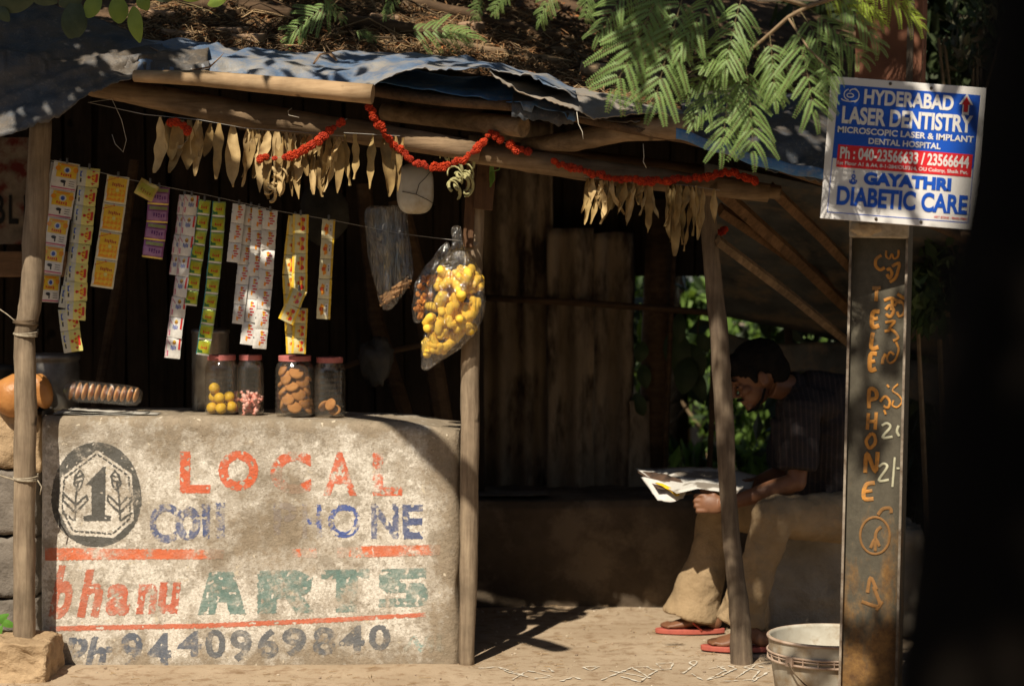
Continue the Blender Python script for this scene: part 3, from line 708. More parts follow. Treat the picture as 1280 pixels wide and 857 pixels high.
# ------------------------------------------------------------------ walls inside the stall
def boards(name, label, x0, x1, ytop, ybot, d, wd, mat, seed, cat='wall', lean=0):
    rnd = random.Random(seed); mb = MB(); x = x0
    while x < x1:
        w_ = wd * rnd.uniform(.6, 1.3); a = P(x, ytop + rnd.uniform(-6, 6), d); b = P(x + w_ - 2, ybot, d)
        mb.box(((a.x + b.x) / 2, d + rnd.uniform(-.02, .02), (a.z + b.z) / 2), (b.x - a.x, .02, a.z - b.z), Matrix.Rotation(rnd.uniform(-.02, .02) + lean, 3, 'Y')); x += w_
    a = P(x0, ytop, d + .05); b = P(x1, ybot, d + .05); mb.box(((a.x + b.x) / 2, d + .05, (a.z + b.z) / 2), (b.x - a.x, .015, a.z - b.z))
    o = mb.build(name, mat); tag(o, label, cat); return o
mw = wood('dark_board', (.055, .038, .024), (.02, .014, .009), 'Z')  # very dark brown board colour
boards('back_wall', 'dark board wall at the rear of the stall', -560, 600, 60, 790, 9.6, 34, mw, 3)
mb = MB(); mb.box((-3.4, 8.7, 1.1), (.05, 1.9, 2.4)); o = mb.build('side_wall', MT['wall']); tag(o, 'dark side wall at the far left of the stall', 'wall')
mb = MB(); a = P(-300, 172, 9.0); b = P(58, 305, 9.0)
mb.box(((a.x + b.x) / 2, 9.0, (a.z + b.z) / 2), (b.x - a.x, .02, a.z - b.z))
bsg = thing('painted_board', 'grimy white board with black letters behind the left pole', 'sign', ((a.x + b.x) / 2, 9.0, b.z))
mb.build('board_panel', M('grimy_white', (.28, .23, .18), (.10, .08, .06), 9, .8, c=(.12, .02, .015), cs=11), bsg)
def put_text(name, body, c, size, mat, parent, w=None, h=None, bold=.0, rot=None, ext=.0008):
    """text on a plane: c = centre, fitted to w x h; rot maps local XY(Z) to world"""
    me = text_mesh(body, bold, ext); xs = [v.co.x for v in me.vertices]; ys = [v.co.y for v in me.vertices]
    x0, x1, y0, y1 = min(xs), max(xs), min(ys), max(ys); sx = w / (x1 - x0); sy = h / (y1 - y0)
    rot = rot if rot is not None else Matrix.Rotation(R(90), 3, 'X'); c = Vector(c)
    for v in me.vertices: v.co = rot @ Vector(((v.co.x - (x0 + x1) / 2) * sx, (v.co.y - (y0 + y1) / 2) * sy, v.co.z)) + c - WL[parent.name]
    me.materials.clear(); me.materials.append(mat)
    return link_mesh(me, name, parent, WL[parent.name])
for ch, x, w_ in (('B', -1, 14), ('L', 17, 12), ('I', 32, 4)):
    put_text('board_letter', ch, P(x, 262, 8.985), 1, MT['black'], bsg, w_ * 8.98 / F, 36 * 8.98 / F, .02)
mb = MB(); a = P(-100, 314, 8.3); b = P(84, 346, 8.3); mb.box(((a.x + b.x) / 2, 8.3, (a.z + b.z) / 2), (b.x - a.x, .03, a.z - b.z)); o = mb.build('cross_board', MT['plankx'], bevel=.003); tag(o, 'brown horizontal board behind the left pole', 'board')
for lab, pl, r in (('leaning dark post left of the bread packet', [(168, 200, 9.0), (148, 350, 9.0), (118, 520, 9.0)], .022), ('leaning dark plank behind the snack bags', [(498, 250, 9.1), (530, 380, 9.1), (556, 540, 9.1)], .045),
                   ('slim dark post behind the empty jar', [(455, 230, 9.3), (470, 400, 9.3), (520, 560, 9.3)], .035), ('dark slanting stick behind the empty jar', [(425, 460, 9.0), (480, 440, 9.0), (560, 425, 9.0)], .012)):
    mb = MB(); mb.tube([P(*p) for p in pl], r, 8, True, .1); o = mb.build('inner_post', MT['logdark']); tag(o, lab, 'post')
# corrugated sheets behind the porch
cm = M('rusty_asbestos', (.38, .30, .21), (.16, .12, .08), 5, .9, .15, .5, 20, .008, stretch=(1, 1, .35), c=(.05, .035, .025), cs=6)
def corr(name, label, x0, x1, y0, y1, d, pitch, amp, seed):
    a = P(x0, y0, d); b = P(x1, y1, d)
    def fn(u, v):
        X = a.x + (b.x - a.x) * u; Z = b.z + (a.z - b.z) * v
        return Vector((X + .01 * noise.noise(Vector((seed, Z * 3, u))), d + amp * math.sin(X * math.tau / pitch + seed) + .012 * noise.noise(Vector((X * 3, Z * 3, seed))), Z + .03 * noise.noise(Vector((X * 5, seed, v))) * (v > .98)))
    mb = MB(); mb.grid(fn, int((b.x - a.x) / .012), 30); o = mb.build(name, cm, smooth=True, solid=.006); tag(o, label, 'corrugated sheet', 'corrugated sheets closing the porch'); return o
corr('corrugated_sheet', 'tall rusty corrugated sheet just right of the middle pole', 560, 690, 150, 640, 9.95, .13, .030, 1)
corr('corrugated_sheet', 'short corrugated sheet with a cut top, middle of the porch wall', 684, 742, 285, 640, 9.90, .13, .030, 2)
corr('corrugated_sheet', 'narrow corrugated sheet next to the gap with greenery', 738, 792, 292, 640, 9.96, .13, .03, 3)
corr('corrugated_sheet', 'broken lower corrugated piece leaning at the gap', 786, 812, 500, 640, 9.92, .14, .012, 5)
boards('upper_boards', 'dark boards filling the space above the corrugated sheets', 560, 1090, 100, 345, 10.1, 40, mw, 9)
mb = MB(); mb.tube([P(590, 371, 9.85), P(740, 379, 9.85), P(1060, 404, 9.85)], .016, 8, True, .1); o = mb.build('cross_rail', MT['logdark'], smooth=True); tag(o, 'thin dark rail running across the corrugated sheets', 'rail')
for lab, pl, r in (('thick dark tree-trunk post in the gap left of the man', [(828, 250, 10.0), (822, 420, 10.0), (815, 640, 10.0)], .075), ('slim upright stick in the gap beside the thick post', [(846, 250, 9.9), (838, 420, 9.9), (827, 640, 9.9)], .012),
                   ('dark upright behind the bent pole', [(893, 380, 9.8), (890, 520, 9.8), (884, 640, 9.8)], .014), ('slim post behind the mans shoulder', [(984, 400, 9.9), (990, 480, 9.9), (992, 660, 9.9)], .02)):
    mb = MB(); mb.tube([P(*p) for p in pl], r, 10, True, .15); o = mb.build('rear_post', MT['logdark'], smooth=True); tag(o, lab, 'post')
# sitting ledge and seat block
lm = M('dark_mud_plaster', (.13, .098, .068), (.07, .052, .036), 4, .95, .12, .6, 18, .012, c=(.17, .13, .09), cs=5)  # dark brown mud plaster with paler patches
mb = MB()
za = .49
def ledge(u, v):
    # front face then top, rounded edge
    X = -.35 + 1.95 * u
    if v < .6: z = za * v / .6; y = 9.36
    else: z = za; y = 9.36 + .66 * (v - .6) / .4
    if abs(v - .6) < .03: y += .012; z -= .006
    q = Vector((X * 3, y * 3, z * 3)); return Vector((X, y + .012 * noise.noise(q) + .02 * (1 - z / za) * 0, z + .01 * noise.noise(q * 1.3) * (v > .1)))
mb.grid(ledge, 70, 50); o = mb.build('mud_ledge', lm, smooth=True); tag(o, 'low dark mud-plastered ledge along the back of the porch', 'ledge')
mb = MB(); rough_box(mb, (1.40, 8.84, .215), (.66, .56, .45), 9, 20, .016)
o = mb.build('seat_block', M('rough_grey_block', (.38, .33, .26), (.20, .17, .13), 5, .95, .12, .9, 20, .02), smooth=True, fix=True); tag(o, 'rough grey masonry block the man sits on', 'seat block')
o.location.z = 0.0
# ------------------------------------------------------------------ wires and dry-leaf garlands
def wire(name, label, pts, r=.0012, mat=None, parent=None, cat='wire'):
    mb = MB(); mb.tube(pts, r, 5); o = mb.build(name, mat or MT['wire'], parent, smooth=True)
    if label: tag(o, label, cat)
    return o
wire('string_line', 'thin wire that all the sachet strips hang from', [P(*p) for p in [(46, 196, 8.0), (160, 224, 8.05), (260, 244, 8.05), (350, 264, 8.05), (420, 276, 8.05), (500, 292, 8.05), (592, 303, 7.99)]])
HM = [M('dry_leaf_a', (.47, .34, .145), (.29, .195, .08), 16, .8, .2, .3, 60, .002), M('dry_leaf_b', (.34, .23, .09), (.18, .115, .05), 16, .8, .2, .3, 60, .002), M('dry_leaf_c', (.54, .40, .20), (.35, .24, .11), 16, .8, .2, .3, 60, .002)]
def dry_leaf(mb, top, L, wd, rnd, tip=(0, 0), curl=.02):
    wob = [rnd.uniform(.06, .3), rnd.uniform(4, 9), rnd.uniform(0, 6), rnd.uniform(.45, 1.1)]
    yaw = rnd.uniform(-.9, .9); ax = Vector((math.cos(yaw), math.sin(yaw), 0)); out = Vector((math.sin(yaw), -math.cos(yaw), 0))
    sw = Vector((tip[0] * L, 0, 0)); c1, c2 = rnd.uniform(-1, 1), rnd.uniform(0, 6)
    tw = rnd.uniform(-.8, .8)
    def fn(u, v):
        wv = wd * (math.sin(math.pi * min(1, v * .92 + .06)) ** wob[3]) * (1 + wob[0] * math.sin(v * wob[1] + wob[2])) * (1 if v < .5 else 1 - .5 * (v - .5) ** 1.5)
        s_ = (u - .5) * 2; a = ax * math.cos(tw * v) + out * math.sin(tw * v); o_ = out * math.cos(tw * v) - ax * math.sin(tw * v)
        return top + Vector((0, 0, -L * v)) + sw * v * v + a * (s_ * wv / 2) + o_ * (curl * (s_ * s_ - .5) * .6 + curl * 1.2 * c1 * math.sin(v * 4 + c2) + .004 * math.sin(v * 17 + c2) * s_)
    mb.grid(fn, 6, 16)
def leaf_garland(label, line, leaves, seed, group='strings of dried leaves under the eave'):
    rnd = random.Random(seed); pts = [P(*p) for p in line]
    c = pts[len(pts) // 2]; t = thing('dry_leaf_garland', label, 'garland', c, group)
    wire('string', None, pts, .0013, None, t)
    for (x, y0, x1, y1, w_) in leaves:
        d = interp([(p[0], p[2]) for p in line], max(0, min(1, (x - line[0][0]) / (line[-1][0] - line[0][0]))))[1] + rnd.uniform(-.02, .02)
        a = P(x, y0, d); L = (y1 - y0) * d / F; mb = MB(); dry_leaf(mb, a, L, w_ * d / F, rnd, ((x1 - x) / (y1 - y0), 0), rnd.uniform(.006, .018))
        mb.build('leaf', rnd.choice(HM), t, smooth=True)
    return t
L1 = [(204, 146, 192, 216, 20), (214, 146, 214, 200, 22), (222, 150, 212, 216, 18), (229, 150, 226, 186, 20), (238, 150, 234, 212, 20), (247, 150, 243, 220, 18), (252, 152, 248, 196, 14), (263, 154, 256, 196, 12), (274, 154, 270, 224, 14), (291, 156, 292, 234, 20)]
leaf_garland('left string of flat dried leaves with a few marigolds above the striped sachets', [(110, 128, 7.70), (180, 143, 7.665), (250, 150, 7.665), (305, 160, 7.665)], L1, 3)
rr = random.Random(8); L2 = []
for i in range(33):
    x = 310 + i * 3.6; L2.append((x, 161 + i * .35, x + rr.uniform(-14, 8), rr.choice([205, 218, 228, 238, 244]) + rr.uniform(-6, 6), rr.uniform(9, 15)))
L2 += [(350, 200, 352, 246, 9), (376, 190, 371, 228, 16), (396, 200, 402, 246, 12)]
leaf_garland('dense bunch of dried leaves above the white and yellow sachet strips', [(305, 160, 7.665), (360, 164, 7.665), (430, 170, 7.665)], L2, 4)
leaf_garland('sparse long dried leaves left of the white jug', [(430, 166, 7.69), (500, 170, 7.69)], [(432, 168, 438, 232, 17), (445, 168, 443, 224, 12), (466, 168, 462, 236, 15), (482, 170, 486, 246, 20), (494, 170, 498, 240, 12), (503, 172, 498, 216, 10)], 5)
rr = random.Random(21)
L3 = [(x, 222 + (x - 735) * .1, x + rr.uniform(-12, 10), rr.uniform(246, 276), rr.uniform(5, 9)) for x in [735 + i * 5.6 for i in range(15)]] + [(737, 222, 730, 281, 11), (750, 226, 738, 280, 10), (756, 226, 748, 280, 12), (763, 226, 756, 274, 10), (775, 224, 764, 262, 11), (780, 226, 772, 268, 9), (788, 228, 783, 282, 11), (794, 228, 806, 262, 10), (811, 230, 810, 291, 13)]
leaf_garland('curled dried leaves hanging from the left half of the right eave beam', [(730, 221, 7.80), (770, 226, 7.8), (815, 230, 7.8)], L3, 6)
L4 = [(x, 230 + (x - 835) * .1, x + rr.uniform(-9, 8), rr.uniform(262, 306), rr.uniform(6, 10)) for x in [836 + i * 4.6 for i in range(9)]] + [(838, 230, 838, 300, 13), (845, 230, 842, 320, 15), (853, 230, 846, 304, 13), (862, 232, 855, 314, 12), (870, 232, 872, 298, 9), (877, 234, 872, 300, 9), (893, 236, 893, 279, 9), (835, 232, 836, 268, 10)]
leaf_garland('clump of dried leaves tied beside the top of the bent pole', [(828, 229, 7.8), (860, 232, 7.8), (900, 238, 7.8)], L4, 7)
# curled dry peel bunches
def curls(label, cx, cy, rad, d, n, seed):
    rnd = random.Random(seed); mb = MB()
    for i in range(n):
        x = cx + rnd.uniform(-rad, rad) * .7; y = cy + rnd.uniform(-rad, rad); pts = []; a0 = rnd.uniform(0, 6); r = rnd.uniform(4, 10)
        for k in range(9): a = a0 + k * .45; pts.append(P(x + r * math.cos(a), y + r * 1.2 * math.sin(a) + k * .8, d + .01 * math.sin(a * 2)))
        mb.tube(pts, [(.003, .0065)] * 8 + [(.001, .002)], 6)
    o = mb.build('curled_peel', HM[2] if seed != 2 else M('green_peel', (.42, .40, .20), (.25, .22, .10), 20), smooth=True); tag(o, label, 'dried peel')
curls('pale curled peel looped at the bottom of the dense leaf bunch', 346, 230, 14, 7.65, 9, 1)
curls('greenish curled peel bunch between the white jug and the middle pole', 570, 215, 22, 7.78, 16, 2)
# marigold strings
fm = [M('marigold', (.52, .055, .012), (.28, .02, .008), 60, .7, .2, .6, 220, .004), M('marigold_dark', (.45, .045, .015), (.25, .02, .01), 60, .7, .2, .6, 220, .004)]
def flower_mesh(seed, m):
    mb = MB(); mb.ell((0, 0, 0), (.0165, .0165, .013), None, 20, 12, lambda v: 1 + .22 * noise.noise(v * 3.3 + Vector((seed, 0, 0))) + .16 * math.sin(9 * math.atan2(v.y, v.x) + 7 * v.z)); return mb.mesh(m, 'flower', Vector((0, 0, 0)), False)
FM = [flower_mesh(1, fm[0]), flower_mesh(2, fm[0]), flower_mesh(3, fm[1]), flower_mesh(4, fm[0])]
def marigolds(label, line, step=6.6, seed=0, skip=()):
    rnd = random.Random(seed); t = thing('marigold_garland', label, 'garland', P(*line[len(line) // 2]), 'strings of orange marigolds along the eave')
    wire('string', None, [P(*p) for p in line], .0012, None, t)
    acc = 0; i = 0
    for a, b in zip(line, line[1:]):
        L = math.dist(a[:2], b[:2]); 
        while acc < L:
            f = acc / L; i += 1; acc += step
            if i in skip: continue
            p = P(a[0] + (b[0] - a[0]) * f + rnd.uniform(-1.5, 1.5), a[1] + (b[1] - a[1]) * f + rnd.uniform(-1.8, 1.8), a[2] + (b[2] - a[2]) * f - .01)
            o = bpy.data.objects.new('flower', rnd.choice(FM)); COL.objects.link(o); o.parent = t; o.location = p - WL[t.name]
            o.rotation_euler = (rnd.uniform(0, 6), rnd.uniform(0, 6), rnd.uniform(0, 6)); s_ = rnd.uniform(.62, 1.12); o.scale = (s_, s_, s_)
        acc -= L
marigolds('short cluster of orange marigolds tied on the left dried leaf string', [(214, 152, 7.65), (224, 156, 7.64), (234, 162, 7.64)], 5.5, 1)
marigolds('marigold string sagging across the dense dried leaf bunch', [(324, 197, 7.63), (345, 197, 7.63), (366, 196, 7.63), (384, 184, 7.63), (400, 174, 7.63), (416, 162, 7.63), (434, 148, 7.63)], 6.6, 2, (3, 5))
marigolds('deep marigold swag from the sunlit log over the white jug to the middle pole', [(462, 134, 7.64), (468, 148, 7.66), (480, 166, 7.68), (496, 184, 7.69), (514, 201, 7.7), (534, 209, 7.7), (560, 207, 7.7), (585, 196, 7.72), (605, 178, 7.74), (615, 163, 7.76)], 5.6, 3)
marigolds('short marigold tail draped over the beam right of the middle pole', [(615, 165, 7.76), (626, 176, 7.76), (642, 184, 7.77), (664, 193, 7.77)], 7.5, 5, (4,))
marigolds('long marigold string hanging along the right eave beam to the pillar', [(694, 203, 7.78), (716, 210, 7.78), (745, 218, 7.78), (775, 223, 7.79), (810, 227, 7.79), (850, 224, 7.8), (885, 220, 7.8), (910, 215, 7.8), (930, 220, 7.8), (946, 228, 7.8)], 5.4, 4)
marigolds('few faded marigolds caught below the beam right of the bent pole', [(898, 290, 8.1), (903, 287, 8.1), (910, 286, 8.1)], 5, 6)
mb = MB(); dry_leaf(mb, P(615, 205, 7.9), .09, .024, random.Random(3)); mb.tube([P(616, 214, 7.9), P(624, 212, 7.9), P(626, 205, 7.9)], .002, 5); o = mb.build('green_leaf', leafmat('fresh_leaf', (.24, .42, .12), (.18, .34, .10)), smooth=True); tag(o, 'single pale green leaf hanging right of the middle pole', 'leaf')

# ------------------------------------------------------------------ sachet strips
_fc = {}
def fcol(c, rough=.28, metal=0, spec=.5):
    k = (c, rough, metal)
    if k not in _fc:
        n = NT('print_%d' % len(_fc)); f = n.noise(60, 3); n.color(n.ramp(f, [(.3, tuple(x * .85 for x in c)), (.7, c)])); n.rough(rough, spec, metal); n.bump(n.noise(40, 4, .6), .6, .005); _fc[k] = n.mat
    return _fc[k]
WH, YE, OR_, RD, BL, GR, PU, GO, PY = (.72, .70, .66), (.80, .52, .04), (.80, .30, .02), (.60, .04, .03), (.05, .10, .42), (.16, .36, .05), (.28, .10, .24), (.62, .46, .12), (.74, .68, .22)
BK = (.03, .03, .04); DY = (.62, .46, .05); PK = (.55, .12, .22); BR = (.35, .16, .03)
def scrib(x0, y0, x1, y1, c, n=5, seed=1, t=.035):
    r = random.Random(seed); out = []
    for i in range(n):
        a = x0 + (x1 - x0) * i / n; b = a + (x1 - x0) / n * .62; yy = r.uniform(0, .3) * (y1 - y0)
        out.append(('r', a, y0 + yy * (i > 0), b, y1 - r.uniform(0, .3) * (y1 - y0), c))
    return out
STY = {
 'pack': dict(base=WH, a=.0, sh=[('r', .16, .04, .94, .56, YE), ('o', .1, .16, .3, .34, OR_), ('o', .78, .14, .98, .34, OR_), ('r', .3, .06, .8, .13, OR_), ('o', .42, .16, .70, .40, WH), ('o', .48, .2, .64, .36, BL)] + scrib(.34, .40, .78, .52, RD, 5) + [('o', .36, .64, .58, .76, BK), ('r', .5, .66, .56, .86, BK), ('r', .7, .66, .9, .68, BK), ('r', .7, .74, .9, .76, BK), ('r', .7, .82, .9, .84, BK), ('r', .04, .92, .98, .97, PK)]),
 'diamond': dict(base=PY, sh=[('r', 0, 0, .40, 1, (.62, .62, .54)), ('r', .10, .2, .22, .5, BL), ('r', .12, .58, .2, .8, BK), ('p', [(.45, .5), (.72, .10), (.95, .30), (.95, .7), (.72, .9)], RD), ('p', [(.60, .5), (.76, .26), (.84, .4), (.84, .6), (.76, .74)], YE), ('r', .68, .38, .8, .62, RD)]),
 'orange': dict(base=(.70, .66, .5), sh=[('r', .08, .05, .93, .93, YE), ('r', .12, .48, .9, .9, OR_), ('p', [(.03, .18), (.5, .02), (.56, .06), (.06, .25)], RD)] + scrib(.3, .26, .84, .40, (.45, .05, .03), 7, 3) + [('o', .48, .44, .64, .58, PY), ('r', .05, .66, .11, .9, WH)]),
 'purple': dict(base=PU, metal=.35, rough=.25, sh=[('r', .1, .08, .95, .26, (.36, .36, .12)), ('r', .05, .36, .92, .84, (.42, .22, .42))] + scrib(.3, .44, .88, .72, (.16, .05, .22), 5, 8) + [('r', 0, .90, 1, 1, GO)]),
 'gold': dict(base=GO, metal=.4, rough=.25, sh=[('r', .12, .2, .9, .8, (.50, .44, .05))] + scrib(.25, .5, .85, .75, BR, 5, 2)),
 'bluewhite': dict(base=WH, sh=[('o', .42, .12, .66, .32, BR), ('o', .46, .1, .62, .2, YE)] + scrib(.34, .36, .70, .62, BL, 4, 6) + [('r', .82, .0, .94, .55, RD), ('r', .12, .62, .20, .9, PK), ('r', .04, 0, .07, 1, PK), ('p', [(.1, .1), (.3, .3), (.28, .34), (.08, .14)], PK)]),
 'green': dict(base=(.34, .44, .10), metal=.3, rough=.22, sh=[('r', .08, .1, .92, .82, (.50, .52, .03)), ('o', .3, .2, .9, .6, DY)] + scrib(.3, .4, .82, .62, RD, 4, 5) + [('p', [(.1, .6), (.45, .7), (.5, .85), (.1, .85)], (.03, .16, .05)), ('r', 0, .9, 1, 1, (.60, .62, .62)), ('r', 0, 0, .07, 1, (.05, .25, .25))]),
 'redscript': dict(base=WH, sh=[('p', [(.44, .1), (.62, .06), (.66, .3), (.52, .36)], YE)] + [('r', .5 + .05 * math.sin(i * 2.3), .12 + i * .13, .80 - .06 * math.cos(i * 3.), .12 + i * .13 + .07, RD) for i in range(5)] + [('p', [(.40, .6), (.55, .66), (.5, .85), (.38, .8)], OR_), ('r', 0, .4, .04, .5, BK)]),
 'yellow': dict(base=(.68, .60, .30), sh=[('r', 0, 0, .16, 1, YE), ('r', .88, 0, 1, 1, YE), ('p', [(.3, .5), (.5, .16), (.78, .16), (.78, .84), (.5, .84)], (.80, .40, .04)), ('p', [(.40, .5), (.62, .14), (.80, .22), (.80, .78), (.62, .86)], RD)] + scrib(.52, .36, .76, .64, YE, 3, 9)),
 'yellow2': dict(base=(.70, .64, .40), sh=[('r', .84, 0, 1, 1, YE), ('p', [(.14, .5), (.3, .22), (.5, .3), (.5, .72), (.3, .82)], OR_), ('r', .58, .2, .80, .8, WH), ('r', .64, .3, .7, .6, BK), ('r', .2, .42, .44, .58, RD)]),
}
def sachet_mesh(style, W, H):
    S = STY[style]; mb = MB(); cols = [S['base']]; bulge = .0055
    def z(u, v): return -bulge * math.sin(math.pi * u) ** .6 * math.sin(math.pi * v) ** .6 if 0 <= u <= 1 and 0 <= v <= 1 else 0
    pt = lambda u, v, l: Vector(((u - .5) * W, z(u, v) - .0004 * l - .0002, -v * H))
    mb.grid(lambda u, v: pt(u, 1 - v, 0) + Vector((.0006 * math.sin(v * 60) if u in (0, 1) else 0, 0, 0)), 8, 8)
    for k, s in enumerate(S['sh']):
        c = s[-1]
        if c not in cols: cols.append(c)
        mb.mi = cols.index(c); L = 1 + k * .12
        if s[0] == 'r':
            x0, y0, x1, y1 = s[1:5]; nu = max(1, int((x1 - x0) * 6)); nv = max(1, int((y1 - y0) * 6))
            mb.grid(lambda u, v: pt(x0 + (x1 - x0) * u, y1 + (y0 - y1) * v, L), nu, nv)
        else:
            if s[0] == 'o':
                x0, y0, x1, y1 = s[1:5]; pl = [((x0 + x1) / 2 + (x1 - x0) / 2 * math.cos(a), (y0 + y1) / 2 + (y1 - y0) / 2 * math.sin(a)) for a in [i * math.tau / 12 for i in range(12)]]
            else: pl = s[1]
            cx = sum(p[0] for p in pl) / len(pl); cy = sum(p[1] for p in pl) / len(pl)
            vs = [pt(cx, cy, L)] + [pt(p[0], p[1], L) for p in pl]; n = len(pl)
            mb.add(vs, [(0, 1 + (i + 1) % n, 1 + i) for i in range(n)])
    me = mb.mesh([fcol(c, S.get('rough', .28), S.get('metal', 0)) for c in cols], 'sachet', Vector((0, 0, 0)), True)
    return me
def strip(label, style, line, width, n, d=8.05, seed=0, name='sachet_strip'):
    """hang n sachets down the photo polyline (x, y)"""
    rnd = random.Random(seed); pts = [P(x, y, d + dd) for x, y, dd in [(p[0], p[1], p[2] if len(p) > 2 else 0) for p in line]]
    Ls = [(b - a).length for a, b in zip(pts, pts[1:])]; tot = sum(Ls); W = width * d / F; H = tot / n
    me = sachet_mesh(style, W, H * .985); t = thing(name, label, 'sachet strip', pts[0], 'sachet strips hanging over the counter')
    def at(s):
        for a, b, l in zip(pts, pts[1:], Ls):
            if s <= l: return a.lerp(b, s / l)
            s -= l
        return pts[-1]
    yaw0 = rnd.uniform(-.2, .2)
    for i in range(n):
        a = at(i * H); b = at((i + 1) * H); zax = (a - b).normalized(); yaw = yaw0 + rnd.uniform(-.26, .26) + .16 * math.sin(i * .9 + seed); 
        xax = Vector((math.cos(yaw), math.sin(yaw), 0)); yax = zax.cross(xax).normalized(); xax = yax.cross(zax).normalized()
        m = Matrix((xax, yax, zax)).transposed().to_4x4()
        o = bpy.data.objects.new('sachet', me); COL.objects.link(o); o.parent = t; o.matrix_local = Matrix.Translation(a - pts[0] + Vector((0, .0015 * (i % 2), 0))) @ m
    mb = MB(); c = pts[0] + Vector((0, -.002, 0)); mb.box(c + Vector((0, 0, .006)), (.008, .008, .022)); mb.build('clip', fcol((.12, .12, .12)), t, bevel=.002)
strip('leftmost strip of white sachets each with a yellow square and a black bird', 'pack', [(84, 203), (76, 250), (68, 300), (62, 342)], 32, 4, seed=1)
strip('half hidden white sachet strip ending behind the leftmost bird strip', 'pack', [(76, 204, .04), (66, 290, .04), (60, 378, .04)], 26, 5, seed=2)
strip('long pale yellow strip with red diamond marks, second kind from the left', 'diamond', [(112, 210), (104, 280), (96, 340), (94, 400, .02)], 27, 8, seed=3)
strip('yellow diamond strip hanging lowest behind the second strip, folded at its end', 'diamond', [(103, 250, .04), (94, 330, .04), (84, 390, .03), (92, 440, .04)], 24, 7, seed=4)
strip('strip of four orange sachets with dark red lettering', 'orange', [(148, 220), (138, 290), (127, 360)], 28, 4, seed=5)
strip('short strip of purple foil sachets pegged up high', 'purple', [(199, 234), (196, 280), (190, 323)], 26, 4, seed=6)
strip('single gold foil sachet tilted beside the purple foil strip', 'gold', [(188, 228, -.02), (178, 247, -.02)], 26, 1, seed=7)
strip('long white strip with blue lettering and red bars reaching lowest on the left', 'bluewhite', [(240, 244), (233, 300), (226, 360), (219, 410), (215, 448)], 19, 8, seed=8)
strip('second layer of blue lettered strip, shorter, behind the long one', 'bluewhite', [(231, 244, .03), (224, 300, .03), (217, 344, .03)], 14, 4, seed=9)
strip('shorter of the two green foil strips, left one', 'green', [(256, 250), (251, 290), (243, 340), (238, 382)], 16, 7, seed=10)
strip('longer green and yellow foil strip, right of the short green one', 'green', [(274, 252), (270, 310), (264, 370), (253, 444)], 17, 10, seed=11)
strip('shortest of the white strips with red script, at their left', 'redscript', [(299, 255), (291, 328)], 16, 3, seed=12)
strip('white red-script strip with a pink edge behind the shortest one', 'redscript', [(314, 258, .02), (304, 340, .02), (297, 405, .02)], 17, 6, seed=13)
strip('white red-script strip, second from right among the white ones', 'redscript', [(324, 260, .01), (318, 350, .01), (308, 431, .01)], 17, 6, seed=14)
strip('rightmost and longest white strip with red script', 'redscript', [(338, 263), (332, 350), (324, 436)], 18, 7, seed=15)
strip('broad yellow strip with red triangles in front of the pink jar lid', 'yellow', [(376, 268), (375, 315), (374, 366)], 20, 4, seed=16)
strip('narrow yellow strip behind the broad one with red triangles', 'yellow', [(369, 270, .02), (361, 340, .02), (364, 395, .02), (366, 442, .02)], 17, 7, seed=17)
strip('crumpled loop of two yellow sachets folded across the yellow strips', 'yellow', [(374, 362, -.03), (364, 386, -.05), (357, 402, -.04)], 21, 2, seed=18)
strip('tail of the folded yellow strip hanging just above the biscuit jar', 'yellow', [(376, 385, .01), (373, 442, .01)], 18, 3, seed=19)
strip('rightmost short yellow and white strip over the last jar', 'yellow2', [(411, 274), (407, 340), (404, 399)], 17, 5, seed=20)

# ------------------------------------------------------------------ things on the counter
def counter_z(px): return top_z((px - 640) * 8.15 / F)
jarm = plastic('jar_plastic', (.93, .90, .86), .05, .30, .10, 14, .12, (.55, .50, .42))
lidm = M('pink_lid', (.52, .17, .15), (.40, .12, .11), 30, .45, .4, .1)
def jar(label, x0, x1, ytop, d=8.16):
    cx = (x0 + x1) / 2; R_ = (x1 - x0) / 2 * d / F; zb = counter_z(cx) + .004; H = HC - (ytop - HY) * d / F - zb; c = Vector(((cx - 640) * d / F, d, zb))
    t = thing('plastic_jar', label, 'jar', c, 'screw-top plastic jars on the counter')
    pr = [(.0, .002), (R_ * .90, .001), (R_ * .98, .008), (R_, .02)]
    for k in range(7): z_ = .03 + k * (H - .085) / 7; pr += [(R_, z_), (R_ * .975, z_ + .006), (R_, z_ + .012)]
    pr += [(R_ * .99, H - .050), (R_ * .90, H - .034), (R_ * .80, H - .024), (R_ * .80, H - .012)]
    mb = MB(); mb.lathe(c, pr, 40); mb.build('jar_body', jarm, t, smooth=True)
    mb = MB(); mb.lathe(c, [(R_ * .80, H - .022), (R_ * .83, H - .022), (R_ * .84, H - .002), (R_ * .80, H), (0, H)], 40); lo_ = mb.build('lid', lidm, t, smooth=False, bevel=.001)
    return c, R_, H
def put(name, label, cat, mesh, loc, rot, group, sc=1):
    o = bpy.data.objects.new(name, mesh); COL.objects.link(o); o.location = loc; o.rotation_euler = rot; o.scale = (sc, sc, sc); tag(o, label, cat, group); return o
c1, r1, h1 = jar('plastic jar of yellow balls, leftmost of the four jars', 256, 298, 443)
lem = MB(); lem.ell((0, 0, 0), .0225, None, 16, 10, lambda v: 1 + .05 * noise.noise(v * 4)); lem = lem.mesh(M('yellow_sweet', (.74, .50, .03), (.62, .38, .02), 20, .5, .3, .3, 120, .002), 'sweet_ball', Vector((0, 0, 0)), True)
